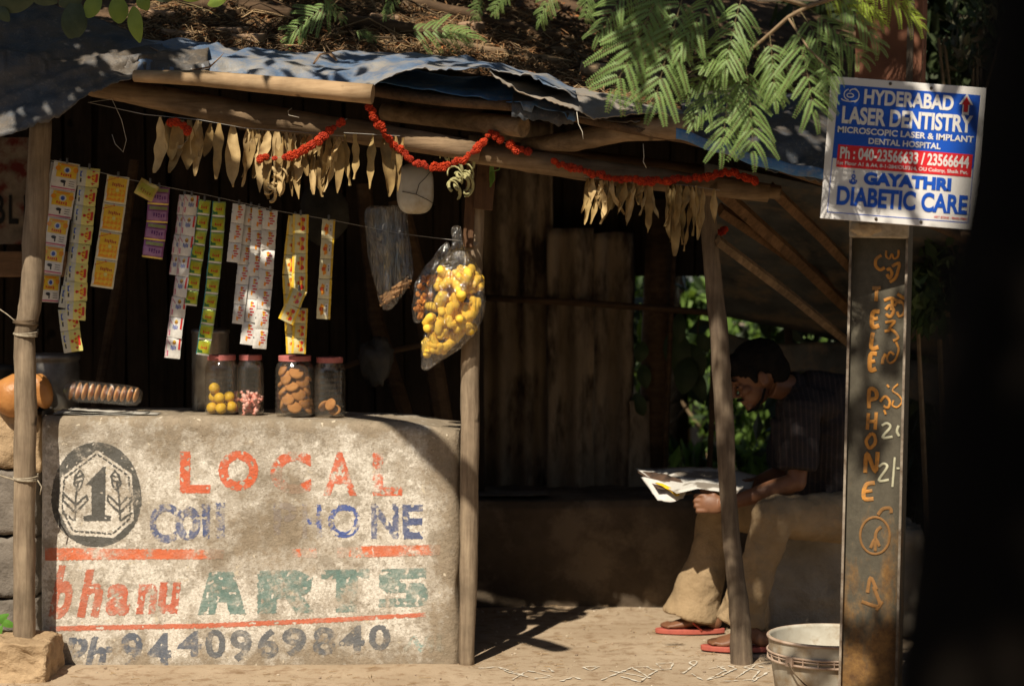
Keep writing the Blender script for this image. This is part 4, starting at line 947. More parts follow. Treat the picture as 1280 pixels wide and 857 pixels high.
for i, (a, r_, z_) in enumerate([(0, .6, .025), (1.2, .6, .022), (2.4, .6, .022), (3.6, .6, .022), (4.8, .6, .022), (0, 0, .024), (.6, .5, .064), (2.8, .5, .064), (4.6, .5, .062), (3.6, .45, .10)]):
    k = (r1 - .004 - .0225) / .6 * .98; put('sweet_ball', 'round yellow sweet lying in the leftmost jar', 'sweet', lem, c1 + Vector((math.cos(a) * r_ * k, math.sin(a) * r_ * k, z_)), (i, i, 0), 'yellow sweets in the leftmost jar')
c2, r2, h2 = jar('plastic jar of pink wrapped sweets, second jar from the left', 296, 330, 443, 8.17)
cm_ = M('pink_wrapper', (.80, .20, .13), (.80, .62, .58), 40, .35, .5, .3)
cnd = MB(); cnd.ell((0, 0, 0), (.012, .008, .007), None, 12, 8); cnd.tube([(-.011, 0, 0), (-.019, 0, .001)], [.002, .006], 8); cnd.tube([(.011, 0, 0), (.019, 0, .001)], [.002, .006], 8); cnd = cnd.mesh(cm_, 'wrapped_sweet', Vector((0, 0, 0)), True)
rn = random.Random(4)
for i in range(34):
    a = rn.uniform(0, 6.3); r_ = (r2 - .024) * math.sqrt(rn.random()); put('wrapped_sweet', 'pink wrapped sweet heaped in the second jar', 'sweet', cnd, c2 + Vector((math.cos(a) * r_, math.sin(a) * r_, .012 + .062 * (i / 34) * (1.2 - r_ / r2 * .4))), (rn.uniform(0, 3), rn.uniform(0, 3), rn.uniform(0, 6)), 'wrapped sweets in the second jar', 1.35)
c3, r3, h3 = jar('plastic jar nearly full of round biscuits, third from the left', 344, 393, 444)
bis = MB(); bis.lathe((0, 0, 0), [(0, .0), (.026, 0), (.030, .004), (.030, .008), (.024, .013), (0, .015)], 24); bis = bis.mesh(M('biscuit', (.52, .26, .085), (.36, .16, .05), 18, .75, .2, .5, 60, .003), 'biscuit', Vector((0, 0, 0)), True)
for i in range(26):
    a = i * 2.4; z_ = .026 + .0062 * i; r_ = r3 - .036
    put('biscuit', 'round brown biscuit stacked in the third jar', 'biscuit', bis, c3 + Vector((math.cos(a) * r_, math.sin(a) * r_ * .9, z_)), (R(62) + rn.uniform(-.3, .3), rn.uniform(-.3, .3), a + 1.57), 'biscuits in the third jar')
c4_, r4, h4 = jar('almost empty plastic jar with a few biscuits, rightmost jar', 392, 432, 446, 8.18)
for i in range(4): put('biscuit', 'brown biscuit at the bottom of the rightmost jar', 'biscuit', bis, c4_ + Vector((math.cos(i * 1.7) * .02, math.sin(i * 1.7) * .02, .022 + .008 * i)), (R(50), .3 * i, i * 1.7), 'biscuits in the rightmost jar', .85)
mb = MB(); cc = P(263, 515, 8.34); cc.z = counter_z(263) + .003
mb.lathe(cc, [(0, 0), (.072, 0), (.075, .004), (.075, .31), (.078, .313), (.078, .325), (.07, .33), (0, .334)], 40); o = mb.build('steel_canister', MT['steel'], smooth=False); tag(o, 'tall steel canister behind the two left jars', 'canister')
for p in o.data.polygons: p.use_smooth = True
mb = MB(); cc = P(66, 508, 8.34); cc.z = counter_z(66) + .003
mb.lathe(cc, [(0, 0), (.095, 0), (.105, .01), (.108, .18), (.104, .19), (.104, .20), (.11, .205), (.11, .222), (.10, .228), (0, .23)], 40); o = mb.build('metal_tin', M('dull_tin', (.30, .28, .25), (.12, .11, .10), 9, .5, .4, .15, metal=.6), smooth=True); tag(o, 'round lidded metal tin behind the left pole', 'tin')
mb = MB(); cc = P(-4, 516, 8.36); cc.z = .962
mb.lathe(cc, [(0, 0), (.08, 0), (.09, .01), (.09, .17), (.094, .175), (.094, .19), (0, .20)], 32); o = mb.build('metal_tin', M('black_tin', (.06, .055, .05), (.03, .03, .03), 9, .5, .4, .15, metal=.4), smooth=True); tag(o, 'dark round tin at the left edge of the photo', 'tin')
# orange parcel straddling the wall behind the left pole
mb = MB(); pc = P(22, 495, 8.12)
mb.ell(pc, (.105, .085, .085), Euler((0, .3, 0)).to_matrix(), 24, 14, lambda v: 1 + .10 * noise.noise(v * 2.2) + .05 * noise.noise(v * 6) - .1 * abs(v.x) ** 4)
mb.ell(P(50, 485, 8.08), (.045, .05, .085), Euler((0, -.35, 0)).to_matrix(), 16, 12, lambda v: 1 - .35 * max(0, v.z) ** 2 + .06 * noise.noise(v * 3))
o = mb.build('orange_parcel', M('orange_wrap', (.52, .24, .07), (.34, .14, .04), 6, .45, .4, .5, 16, .012), smooth=True); tag(o, 'crumpled orange-brown parcel behind the left pole', 'parcel')
mb = MB(); mb.ell(P(58, 484, 8.2), (.02, .02, .03), None, 12, 8); o = mb.build('yellow_lime', flat('lime_yellow', (.55, .50, .04)), smooth=True); tag(o, 'small yellow-green fruit beside the orange parcel', 'fruit')
# folded newspaper with a packet of rusks
mb = MB()
for k, (x0, x1, yy) in enumerate([(72, 200, 0), (76, 186, .004), (90, 170, .008)]):
    mb.grid(lambda u, v: Vector((P(x0 + (x1 - x0) * u, 510, 8.12).x, 8.04 + .12 * v + .004 * k, .976 + yy + .006 * noise.noise(Vector((u * 4, v * 3, k))) + .010 * (1 - u) * k * .5 + .012 * max(0, .3 - u))), 16, 6)
o = mb.build('folded_newspaper', M('newsprint', (.45, .43, .38), (.30, .28, .25), 30, .8), smooth=True, solid=.0012); tag(o, 'folded newspaper lying under the packet of rusks', 'newspaper')
rk = thing('rusk_packet', 'clear packet with a row of round brown rusks on the counter', 'bread packet', P(128, 505, 8.12))
mr = M('rusk', (.62, .34, .13), (.40, .19, .07), 25, .8, .2, .5, 60, .003)
for i in range(11):
    c = P(90 + i * 8.0, 488 + i * .55, 8.1 + .01 * (i % 2)); mb = MB(); mb.ell(c, (.009, .036, .036 - .0006 * i), Euler((0, .25, 0)).to_matrix(), 18, 10); mb.build('rusk', mr, rk, smooth=True)
mb = MB(); mb.tube([P(81, 486, 8.1), P(86, 487, 8.1), P(100, 489, 8.1), P(130, 491, 8.1), P(160, 494, 8.1), P(172, 495, 8.1), P(177, 496, 8.1)], [(.022, .026), (.040, .041), (.043, .043), (.042, .042), (.041, .041), (.036, .036), (.02, .022)], 20, True, .12, seed=4)
mb.build('wrapping', plastic('wrap_plastic', (.97, .95, .92), .02, .4, .10, 30, .9), rk, smooth=True)
# snack bags and the white jug hung from the wire
bagm = plastic('bag_plastic', (.97, .95, .93), .02, .8, .15, 19, 1.2)
def bag(label, line, n, mat, sn, sm_, snr, count, bounds, seed, neck=None):
    t = thing('snack_bag', label, 'plastic bag', P(*line[0][:3]), 'clear plastic bags of snacks')
    mb = MB()
    pts = [P(x, y, d) for x, y, d, r in line]; rad = [(r * 7.95 / F, max(.006, r * 7.95 / F * .62)) for x, y, d, r in line]
    mb.tube(pts, rad, n, True, .22, flat=(0, 1, 0), seed=seed)
    # tube() with flat=(0,1,0): first radius lies across the view, second along it
    me = mb.mesh(mat, 'bag_film', WL[t.name], True)
    r = eval_mesh(me, [('SUBSURF', dict(levels=2, render_levels=2))], 'bag_film')
    def crease(co):
        q = co + WL[t.name]; return .006 * noise.noise(Vector((q.x * 22, q.y * 22, q.z * 12))) + .003 * (1 - 2 * abs(noise.noise(Vector((q.x * 46, q.y * 30, q.z * 14)))))
    push(r, crease)
    r.polygons.foreach_set('use_smooth', [True] * len(r.polygons)); link_mesh(r, 'bag_film', t, WL[t.name])
    return t
def fill(t, name, mesh, line, n, y0, y1, seed, sc=(.8, 1.2), label=None):
    rnd = random.Random(seed)
    L = [(y, x, d, r) for x, y, d, r in line]
    for i in range(n):
        y = rnd.uniform(y0, y1); q = interp(L, (y - L[0][0]) / (L[-1][0] - L[0][0])); x, d, r = q[1], q[2], q[3]
        a = rnd.uniform(0, 6.3); rr_ = math.sqrt(rnd.random()) * max(1, r - 5); c = P(x + math.cos(a) * rr_, y, d + math.sin(a) * rr_ * .5 * 7.95 / F)
        o = bpy.data.objects.new(name, mesh); COL.objects.link(o); o.parent = t; o.location = c - WL[t.name]; o.rotation_euler = [rnd.uniform(0, 6.3) for _ in range(3)]; s_ = rnd.uniform(*sc); o.scale = (s_, s_, s_)
pf = MB(); pf.tube([(-.016, 0, .003), (-.012, .001, .001), (-.004, 0, 0), (.004, .001, 0), (.011, 0, .002), (.015, -.002, .005)], [.005, .0088, .0096, .0090, .0094, .0055], 14, True, .22, seed=3); pf = pf.mesh(M('corn_puff', (.90, .64, .09), (.80, .48, .05), 25, .7, .2, .3, 90, .002), 'corn_puff', Vector((0, 0, 0)), True)
BG = [(569, 281, 7.95, 8), (571, 296, 7.95, 6), (571, 306, 7.95, 7), (573, 322, 7.95, 19), (572, 345, 7.94, 33), (570, 370, 7.93, 38), (566, 395, 7.93, 37), (558, 415, 7.93, 31), (545, 436, 7.93, 20), (534, 452, 7.93, 10), (529, 463, 7.93, 4)]
b1 = bag('big clear bag of yellow corn puffs hanging beside the middle pole', BG, 18, bagm, None, None, None, 0, None, 3)
fill(b1, 'corn_puff', pf, BG, 98, 340, 440, 5, (1.45, 2.15))
BS = [(560, 300, 8.0, 5), (552, 330, 8.0, 14), (538, 350, 8.0, 18), (530, 375, 8.0, 17), (524, 395, 8.0, 10), (521, 405, 8.0, 3)]
b2 = bag('smaller bag of orange snacks half hidden behind the big corn puff bag', BS, 14, bagm, None, None, None, 0, None, 9)
chp = MB(); chp.ell((0, 0, 0), (.013, .010, .004), None, 10, 7, lambda v: 1 + .2 * noise.noise(v * 3)); chp = chp.mesh(M('orange_snack', (.66, .27, .05), (.5, .18, .03), 25, .7), 'snack_piece', Vector((0, 0, 0)), True)
fill(b2, 'snack_piece', chp, BS, 60, 345, 396, 6)
BT = [(482, 256, 8.02, 25), (482, 262, 8.02, 28), (484, 295, 8.02, 28), (489, 330, 8.02, 26), (492, 350, 8.02, 25), (487, 370, 8.02, 17), (479, 387, 8.02, 8)]
b3 = bag('flat shiny clear bag with broken sticks at the bottom, left of the corn puffs', BT, 16, plastic('bag_plastic_shiny', (.97, .96, .95), .0, 1.0, .22, 14, 1.6, wrs=(2.2, 1, .3)), None, None, None, 0, None, 5)
stk = MB(); stk.tube([(-.017, 0, 0), (0, 0, .002), (.017, 0, 0)], .0048, 7, True, .2); stk = stk.mesh(M('snack_stick', (.58, .34, .16), (.42, .22, .09), 25, .8), 'snack_stick', Vector((0, 0, 0)), True)
rn = random.Random(12)
for i in range(70):
    f = rn.random(); x = 479 + 31 * f; y = 379 - 23 * f + rn.uniform(-9, 3); c = P(x, y, 8.02 + rn.uniform(-.02, .02)); o = bpy.data.objects.new('snack_stick', stk); COL.objects.link(o); o.parent = b3; o.location = c - WL[b3.name]; o.rotation_euler = (0, R(-32) + rn.uniform(-.4, .4), rn.uniform(-.5, .5))
# white container
jg = thing('white_jug', 'white plastic container tied with wire under the marigold swag', 'container', P(519, 266, 7.98))
mb = MB(); c = P(519, 236, 7.98)
mb.ell(c, (.072, .055, .098), None, 28, 20, lambda v: 1 / max(.001, (abs(v.x) ** 3.2 + abs(v.y) ** 3.2 + abs(v.z) ** 3.2)) ** (1 / 3.2)); mb.build('jug_body', M('white_plastic', (.62, .62, .58), (.48, .47, .43), 9, .4, .4, .1, c=(.40, .35, .27), cs=6), jg, smooth=True)
for pl in ([(493, 236), (505, 240), (520, 243), (535, 250), (544, 256)], [(520, 243), (524, 230), (532, 222), (540, 212)]):
    wire('tie_wire', None, [P(x, y, 7.98 - .061 + .05 * ((x - 519) / 26) ** 4) for x, y in pl], .0014, MT['black'], jg)
mb = MB(); mb.tube([P(519, 206, 7.98), P(519, 180, 7.95), P(520, 172, 7.9)], .0016, 5); mb.build('hanger_wire', MT['black'], jg)
# grey cloth bag and plastic behind
mb = MB(); mb.ell(P(472, 445, 8.6), (.075, .05, .11), None, 20, 14, lambda v: 1 + .35 * noise.noise(v * 1.8) + .2 * noise.noise(v * 5) - .3 * max(0, v.z)); o = mb.build('hanging_sack', M('grey_film', (.075, .07, .06), (.03, .028, .025), 8, .5, .4, .5, 14, .02), smooth=True); tag(o, 'dim grey plastic sack hanging in the dark behind the jars', 'sack')
mb = MB(); mb.ell(P(405, 265, 8.5), (.10, .05, .14), None, 20, 14, lambda v: 1 + .2 * noise.noise(v * 2.5)); o = mb.build('hanging_sack', M('dark_cloth', (.07, .065, .055), (.03, .03, .025), 8, .9, .1, .5, 14, .02), smooth=True); tag(o, 'dark cloth bundle hanging behind the yellow strips', 'bundle')
# newspaper scrap on the ledge, stick leaning
mb = MB(); mb.grid(lambda u, v: Vector((P(596 + 90 * u, 620, 9.45).x, 9.40 + .18 * v, .505 + .006 * noise.noise(Vector((u * 5, v * 4, 1))) + .012 * max(0, u - .7))), 14, 8); o = mb.build('newspaper_scrap', M('old_newsprint', (.20, .18, .15), (.12, .1, .08), 30, .8), smooth=True, solid=.001); tag(o, 'old newspaper scrap spread on the left end of the ledge', 'newspaper')
# chalk drawing on the ground
chk = M('rice_chalk', (.66, .62, .54), (.45, .38, .28), 40, .95)
def chalk(lines):
    t = thing('chalk_drawing', 'white chalk line pattern drawn on the dusty ground', 'chalk drawing', (.4, 7.95, 0))
    for pl in lines:
        mb = MB(); vs = []; fs = []; k = 0
        for (x0, y0), (x1, y1) in zip(pl, pl[1:]):
            n = max(2, int(math.dist((x0, y0), (x1, y1)) / 2.2))
            for i in range(n + (1 if (x1, y1) == pl[-1] else 0)):
                x = x0 + (x1 - x0) * i / n; y = y0 + (y1 - y0) * i / n; d = F * HC / (y - HY); p = Vector(((x - 640) * d / F, d, 0)); d1 = F * HC / (y1 - HY); d0 = F * HC / (y0 - HY)
                tg = Vector(((x1 - 640) * d1 - (x0 - 640) * d0, (d1 - d0) * F, 0)).normalized(); p += Vector((.004 * noise.noise(p * 30), .012 * noise.noise(p * 25 + Vector((4, 0, 0))), 0))
                s_ = Vector((-tg.y, tg.x, 0)) * .0034 * max(.08, 1 + 2.2 * noise.noise(p * 45)); vs += [p - s_, p + s_]
        for v in vs: v.z = ground_z(v.x, v.y) + .004
        mb.add(vs, [(2 * i, 2 * i + 2, 2 * i + 3, 2 * i + 1) for i in range(len(vs) // 2 - 1)]); mb.build('chalk_stroke', chk, t)
Lc = [[(598, 836), (622, 834), (660, 846), (640, 842), (625, 836)], [(640, 850), (660, 838), (690, 846), (668, 848)], [(728, 834), (750, 832), (738, 838), (728, 834)], [(752, 850), (790, 835), (812, 848), (780, 842), (760, 838)], [(788, 835), (808, 833), (816, 838), (838, 836), (842, 829), (820, 829), (826, 834)],
      [(776, 846), (800, 852), (822, 838)], [(854, 842), (864, 834), (872, 828), (868, 826), (862, 829), (868, 833)], [(864, 842), (878, 850)], [(886, 836), (910, 832), (920, 836), (900, 846), (884, 850), (908, 838), (896, 832)], [(900, 852), (940, 850), (950, 838), (930, 834), (956, 828)],
      [(920, 848), (944, 832), (962, 836)], [(940, 852), (962, 840)], [(676, 838), (692, 840), (686, 836)], [(700, 852), (716, 846), (728, 850)]]
chalk(Lc)
# ------------------------------------------------------------------ steel pillar with painted lettering
PD = 6.86; YAW = R(-17); LEAN = R(1.45)
pr_ = Matrix.Rotation(LEAN, 3, 'Y') @ Matrix.Rotation(YAW, 3, 'Z')
pb = P(1083, HY + F * HC / PD, PD); pb.z = 0
pil = thing('steel_pillar', 'rusty grey steel channel pillar with orange hand-painted telephone lettering', 'pillar', pb)
def pm(name, top, rust=.5, z0=0, z1=1):
    n = NT(name); sx = n.n('ShaderNodeSeparateXYZ'); n.l(n.co, sx.inputs[0]); Z = sx.outputs[2]
    f = n.noise(9, 8, .7, n.coords((1, 1, .45))); g = n.noise(40, 6, .7)
    col = n.ramp(n.mix(.5, f, g), [(.35, tuple(x * .55 for x in top)), (.65, top)])
    low = n.math('MULTIPLY', n.math('SUBTRACT', .95, Z), .9, True)
    m = n.ramp(n.math('ADD', n.math('MULTIPLY', f, .8), n.math('MULTIPLY', low, .35)), [(.50, 0), (.62, 1)])
    rc = n.ramp(g, [(.3, (.09, .045, .018)), (.7, (.24, .13, .04))]); col = n.mix(m, col, rc)
    n.color(col); n.rough(.75, .3); n.bump(g, .5, .004); return n.mat
grey = pm('pillar_paint', (.105, .092, .066)); rustm = M('pillar_primer', (.22, .095, .055), (.12, .05, .03), 7, .8, .2, .4, 40, .004)
lip = M('worn_steel_edge', (.34, .29, .23), (.10, .065, .04), 26, .6, .4, .3, 60, .003)
def pbox(mb, x0, x1, y0, y1, z0, z1):
    c = pr_ @ Vector(((x0 + x1) / 2, (y0 + y1) / 2, (z0 + z1) / 2)) + pb; mb.box(c, (x1 - x0, y1 - y0, z1 - z0), pr_)
W2 = .096
mb = MB(); pbox(mb, -W2 + .006, W2 - .006, .026, .034, -.05, 1.715); mb.build('web_plate', grey, pil)
mb = MB(); pbox(mb, -W2, -W2 + .006, .0, .16, -.05, 1.72); mb.build('flange', grey, pil, bevel=.0012)
mb = MB(); pbox(mb, W2 - .006, W2, .0, .16, -.05, 1.72); mb.build('flange', grey, pil, bevel=.0012)
mb = MB(); pbox(mb, -W2 - .0015, -W2 + .0065, -.002, -.0002, -.05, 1.72); mb.build('worn_edge', lip, pil)
mb = MB(); pbox(mb, W2 - .0065, W2 + .0015, -.002, -.0002, -.05, 1.72); mb.build('worn_edge', lip, pil)
mb = MB(); pbox(mb, -W2 + .0005, W2 + .03, .004, .15, 1.722, 3.3); mb.build('primer_plate', rustm, pil, bevel=.003)
mb = MB(); pbox(mb, W2 - .02, W2 + .002, -.004, .003, 1.722, 3.3); mb.build('corner_angle', M('old_steel', (.13, .10, .075), (.07, .05, .035), 20, .7), pil)
mb = MB(); pbox(mb, -W2 - .004, W2 + .002, -.006, .02, 1.655, 1.735); mb.build('white_packing', M('packing_cloth', (.55, .48, .38), (.30, .24, .17), 20, .9, .1, .8, 30, .01), pil, bevel=.006)
def bulge(cx, cz, r): pass
mb = MB(); mb.ell(P(1082, 284, 6.78), (.05, .03, .03), None, 16, 12, lambda v: 1 + .3 * noise.noise(v * 2.6)); mb.build('packing_knot', M('packing_knot', (.50, .40, .28), (.3, .22, .14), 20, .9, .1, .8, 30, .01), pil, smooth=True)
# lettering strokes on the web plate
wn = pr_ @ Vector((0, -1, 0)); wp = pb + pr_ @ Vector((0, .0235, 0))
def stroke(name, strokes, mat, wd=2.0, ox=1040, oy=260, sc=2.857):
    mb = MB()
    for s_ in strokes:
        pts = [on_plane(ox + x / sc, oy + y / sc, wp, wn) for x, y in s_]
        # smooth
        sm = []
        for i in range(len(pts) - 1):
            p0, p1, p2, p3 = pts[max(0, i - 1)], pts[i], pts[i + 1], pts[min(len(pts) - 1, i + 2)]
            for k in range(5):
                t = k / 5; sm.append(.5 * ((2 * p1) + (p2 - p0) * t + (2 * p0 - 5 * p1 + 4 * p2 - p3) * t * t + (3 * p1 - p0 - 3 * p2 + p3) * t ** 3))
        sm.append(pts[-1]); n = len(sm)
        mb.tube(sm, [(.84 * wd * 6.86 / F * (1 + .25 * math.sin(i * .8)), .0012)] * n, 6, True, 0, flat=wn)
    return mb.build(name, mat, pil, smooth=False)
om = M('orange_sign_paint', (.60, .27, .05), (.38, .16, .035), 40, .7, c=(.30, .16, .06), cs=25); wm = M('cream_sign_paint', (.50, .48, .34), (.34, .32, .22), 40, .7)
om2 = M('faded_orange_paint', (.26, .13, .045), (.16, .085, .03), 30, .8)
stroke('telugu_lettering', [[(176, 168), (158, 182), (156, 205), (172, 220), (188, 212)], [(194, 152), (194, 172), (206, 180), (214, 164), (222, 180), (236, 172), (238, 150)], [(196, 222), (206, 216), (214, 232), (206, 250), (196, 236)], [(214, 208), (240, 196), (236, 222), (226, 250), (206, 264)]], om)
stroke('telugu_lettering', [[(186, 330), (212, 322), (246, 338)], [(192, 362), (206, 348), (220, 364), (208, 388), (192, 378)], [(214, 318), (216, 345), (212, 365)], [(222, 350), (240, 330), (258, 350), (256, 376), (240, 386), (232, 370)], [(234, 306), (250, 318), (262, 324)]], om)
stroke('telugu_lettering', [[(190, 408), (224, 404), (206, 428), (222, 440), (236, 462), (218, 474)], [(188, 440), (206, 436)], [(228, 478), (238, 505), (226, 540), (206, 552), (196, 536), (208, 514), (222, 524)], [(192, 520), (182, 540), (180, 556)]], om)
stroke('telugu_lettering', [[(172, 690), (190, 672), (206, 690), (200, 712), (184, 706)], [(186, 720), (192, 736)], [(236, 628), (216, 650), (238, 668), (250, 690), (234, 710), (216, 704), (220, 686)], [(196, 630), (204, 640)]], om2 if False else om, 1.6)
def E(x0, y0, x1, y1): ym = (y0 + y1) / 2; return [[(x1, y0), (x0, y0 + 3), (x0 - 2, y1), (x1 - 2, y1 - 3)], [(x0, ym), (x1 - 6, ym - 3)]]
stroke('english_lettering', [[(144, 286), (174, 284)], [(160, 286), (157, 332)]], om, 2.6)
stroke('english_lettering', E(146, 370, 170, 422), om, 2.6); stroke('english_lettering', [[(146, 444), (140, 498), (166, 496)]], om, 2.6); stroke('english_lettering', E(138, 520, 160, 576), om, 2.6)
stroke('english_lettering', [[(132, 714), (134, 648), (156, 652), (158, 676), (134, 684)]], om, 2.5); stroke('english_lettering', [[(130, 732), (126, 790)], [(158, 728), (154, 790)], [(128, 762), (156, 760)]], om, 2.5)
stroke('english_lettering', [[(140, 804), (122, 830), (134, 856), (154, 838), (152, 812), (140, 804)]], om, 2.5)
stroke('english_lettering', [[(112, 136), (118, 70), (146, 132), (154, 66)]], om, 2.4, 1040, 540, 2.7); stroke('english_lettering', [[(144, 170), (114, 178), (108, 222), (140, 224)], [(112, 200), (136, 196)]], om, 2.4, 1040, 540, 2.7)
stroke('price_lettering', [[(178, 776), (196, 768), (208, 782), (180, 818), (216, 816)], [(238, 776), (232, 796), (240, 814)]], wm, 1.6)
stroke('price_lettering', [[(158, 116), (174, 106), (186, 118), (158, 162), (192, 160)], [(212, 84), (204, 184)], [(218, 122), (228, 122)]], wm, 1.6, 1040, 540, 2.7)
a_ = [(145 + 50 * math.cos(i * math.tau / 16), 348 + 62 * math.sin(i * math.tau / 16)) for i in range(17)]
stroke('telephone_symbol', [a_, [(155, 278), (172, 258), (196, 256), (200, 272)], [(146, 400), (148, 340), (166, 318)], [(130, 390), (146, 360), (160, 384)]], om2, 2.0, 1040, 540, 2.7)
stroke('faint_lettering', [[(120, 540), (130, 490), (150, 530)], [(100, 570), (160, 585), (140, 520)], [(150, 600), (170, 570)]], om2, 2.2, 1040, 540, 2.7)
wire('steel_strand', 'thin wire hanging loosely beside the pillar above the signboard', [P(1130, -10, 6.8), P(1150, 15, 6.78), P(1157, 45, 6.76), P(1154, 75, 6.76), P(1150, 103, 6.72)], .0011, MT['twig'])

# ------------------------------------------------------------------ signboard
SD = 6.70
ctr = (P(1041, 98, SD) + P(1232, 110, SD) + P(1219, 287, SD) + P(1023, 271, SD)) / 4
srot = Matrix.Rotation(R(4.4), 3, 'Y'); Ws, Hs = .508, .466
sb = thing('signboard', 'blue and white tin signboard for laser dentistry and diabetic care, tilted on the pillar', 'signboard', ctr)
def sp(u, v, l=0): # u right, v down, with the slight shear the bent sheet has
    return ctr + srot @ Vector(((u - .5) * Ws + (.5 - v) * .008, -.0045 - l, (.5 - v) * Hs))
def gloss(name, c, d=.15):
    n = NT(name); f = n.noise(10, 6, .65); n.color(n.ramp(f, [(.3, tuple(x * (1 - d) for x in c)), (.65, c)])); n.rough(.38, .5); n.bump(n.noise(5, 2), .15, .01); return n.mat
sW, sB, sR = gloss('sign_white', (.72, .70, .68), .08), gloss('sign_blue', (.010, .085, .50)), gloss('sign_red', (.68, .022, .03))
mb = MB(); mb.box(ctr, (Ws, .008, Hs), srot); mb.build('sheet_panel', sW, sb, bevel=.0015)
def sq(name, u0, v0, u1, v1, mat, l, n=1):
    mb = MB(); mb.grid(lambda a, b: sp(u0 + (u1 - u0) * a, v1 + (v0 - v1) * b, l), n, n); return mb.build(name, mat, sb)
sq('blue_panel', .047, .055, .957, .572, sB, .0004); sq('red_panel', .078, .474, .945, .632, sR, .0009)
mb = MB()
for u0, v0, u1, v1 in ((.047, .572, .051, .955), (.047, .950, .957, .955), (.953, .572, .957, .955)): mb.grid(lambda a, b: sp(u0 + (u1 - u0) * a, v1 + (v0 - v1) * b, .0004), 1, 1)
mb.build('border_line', sB, sb)
trot = srot @ Matrix.Rotation(R(90), 3, 'X')
def st(body, u0, v0, u1, v1, mat, bold=.02, l=.0014):
    return put_text('lettering', body, sp((u0 + u1) / 2, (v0 + v1) / 2, l), 1, mat, sb, (u1 - u0) * Ws, (v1 - v0) * Hs, bold, trot, .0003)
st('HYDERABAD', .215, .072, .792, .178, sW, .035); st('LASER DENTISTRY', .085, .202, .925, .325, sW, .035)
st('MICROSCOPIC LASER & IMPLANT', .065, .345, .940, .390, sW, .03); st('DENTAL HOSPITAL', .27, .412, .735, .455, sW, .03)
st('Ph : 040-23566633 / 23566644', .095, .486, .925, .572, sW, .03); st('1st Floor A1 & A4, 8-1-284/OU/314, OU Colony, Shaik Pet.', .085, .588, .925, .622, sW, .02)
st('GAYATHRI', .262, .650, .825, .742, sB, .06); st('DIABETIC CARE', .10, .762, .94, .898, sB, .035); st('ART ZONE - 98492 79801', .735, .920, .945, .935, sR, .0)
def sarrow(mat, k, l):
    mb = MB(); cu, cv = .872, .128; pl = [(0, -.078), (.045, 0), (.022, 0), (.022, .072), (-.022, .072), (-.022, 0), (-.045, 0)]
    mb.add([sp(cu + x * k, cv + y * (1 - (1 - k) * .7), l) for x, y in pl], [tuple(range(7))[::-1]]); mb.build('arrow', mat, sb)
sarrow(sW, 1.0, .0014); sarrow(sR, .62, .0018)
def sstroke(name, strokes, mat, r=.0016):
    mb = MB()
    for s_ in strokes: mb.tube([sp(u, v, .0012) for u, v in s_], [(r, .0006)] * len(s_), 6, flat=(0, -1, 0))
    mb.build(name, mat, sb)
arc = lambda cu, cv, ru, rv, a0, a1, n=10: [(cu + ru * math.cos(R(a0 + (a1 - a0) * i / n)), cv + rv * math.sin(R(a0 + (a1 - a0) * i / n))) for i in range(n + 1)]
sstroke('logo', [arc(.13, .125, .052, .055, -70, 60), arc(.125, .12, .040, .040, 100, 250), arc(.12, .150, .050, .018, 10, 175), arc(.125, .125, .022, .014, 0, 360), arc(.145, .10, .025, .02, 180, 330)], sW)
sstroke('logo', [arc(.195, .720, .022, .018, -20, 200), arc(.195, .690, .010, .012, 0, 360), arc(.195, .715, .026, .028, 40, 150), [(.195, .650), (.195, .665)], arc(.195, .72, .012, .012, 0, 360)], sB, .002)
for u, v in ((.375, .022), (.640, .030), (.365, .974), (.655, .972)):
    mb = MB(); mb.ell(sp(u, v, .001), (.0055, .004, .0055), None, 12, 8); mb.build('bolt', M('bolt_steel', (.12, .10, .08), (.05, .04, .03), 60, .5, .4, metal=.5) if 'bolt_steel' not in bpy.data.materials else bpy.data.materials['bolt_steel'], sb, smooth=True)

# ------------------------------------------------------------------ bucket
bc = Vector(((1040 - 640) * 7.22 / F, 7.22, 0)); RB = .232; HB = .262
bk = thing('bucket', 'dirty cream plastic bucket with a wire handle beside the steel pillar', 'bucket', bc)
bmat = M('dirty_bucket', (.50, .475, .40), (.33, .29, .22), 7, .6, .3, .25, 30, .003, c=(.30, .23, .15), cs=9)
mb = MB(); mb.lathe(bc, [(0, .004), (RB * .80, 0), (RB * .82, .004), (RB * .955, HB * .86), (RB * .96, HB - .002), (RB * .965, HB), (RB * .94, HB + .001), (RB * .93, HB - .01), (RB * .79, .012), (0, .012)], 72); mb.build('bucket_body', bmat, bk, smooth=True)
for z_, r_, t_ in ((HB - .004, RB * .968, .0052), (HB - .052, RB * .975, .0042), (HB - .078, RB * .968, .0045), (HB - .062, RB * .966, .0028)):
    mb = MB(); mb.tube([bc + Vector((math.cos(i * math.tau / 64) * r_, math.sin(i * math.tau / 64) * r_, z_)) for i in range(65)], t_, 8, False); mb.build('rim_ring', M('bucket_rim', (.50, .40, .32), (.30, .2, .14), 12, .6) if 'bucket_rim' not in bpy.data.materials else bpy.data.materials['bucket_rim'], bk, smooth=True)
mb = MB()
for i in range(26):
    a = i * math.tau / 26; mb.box(bc + Vector((math.cos(a) * RB * .968, math.sin(a) * RB * .968, HB - .065)), (.004, .008, .026), Matrix.Rotation(a + 1.57, 3, 'Z'))
mb.build('rim_ribs', bpy.data.materials['bucket_rim'], bk)
ah = R(-138); hp = bc + Vector((math.cos(ah) * RB * .985, math.sin(ah) * RB * .985, HB - .066))
mb = MB(); mb.box(hp, (.03, .012, .034), Matrix.Rotation(ah + 1.57, 3, 'Z')); mb.build('handle_lug', bpy.data.materials['bucket_rim'], bk, bevel=.002)
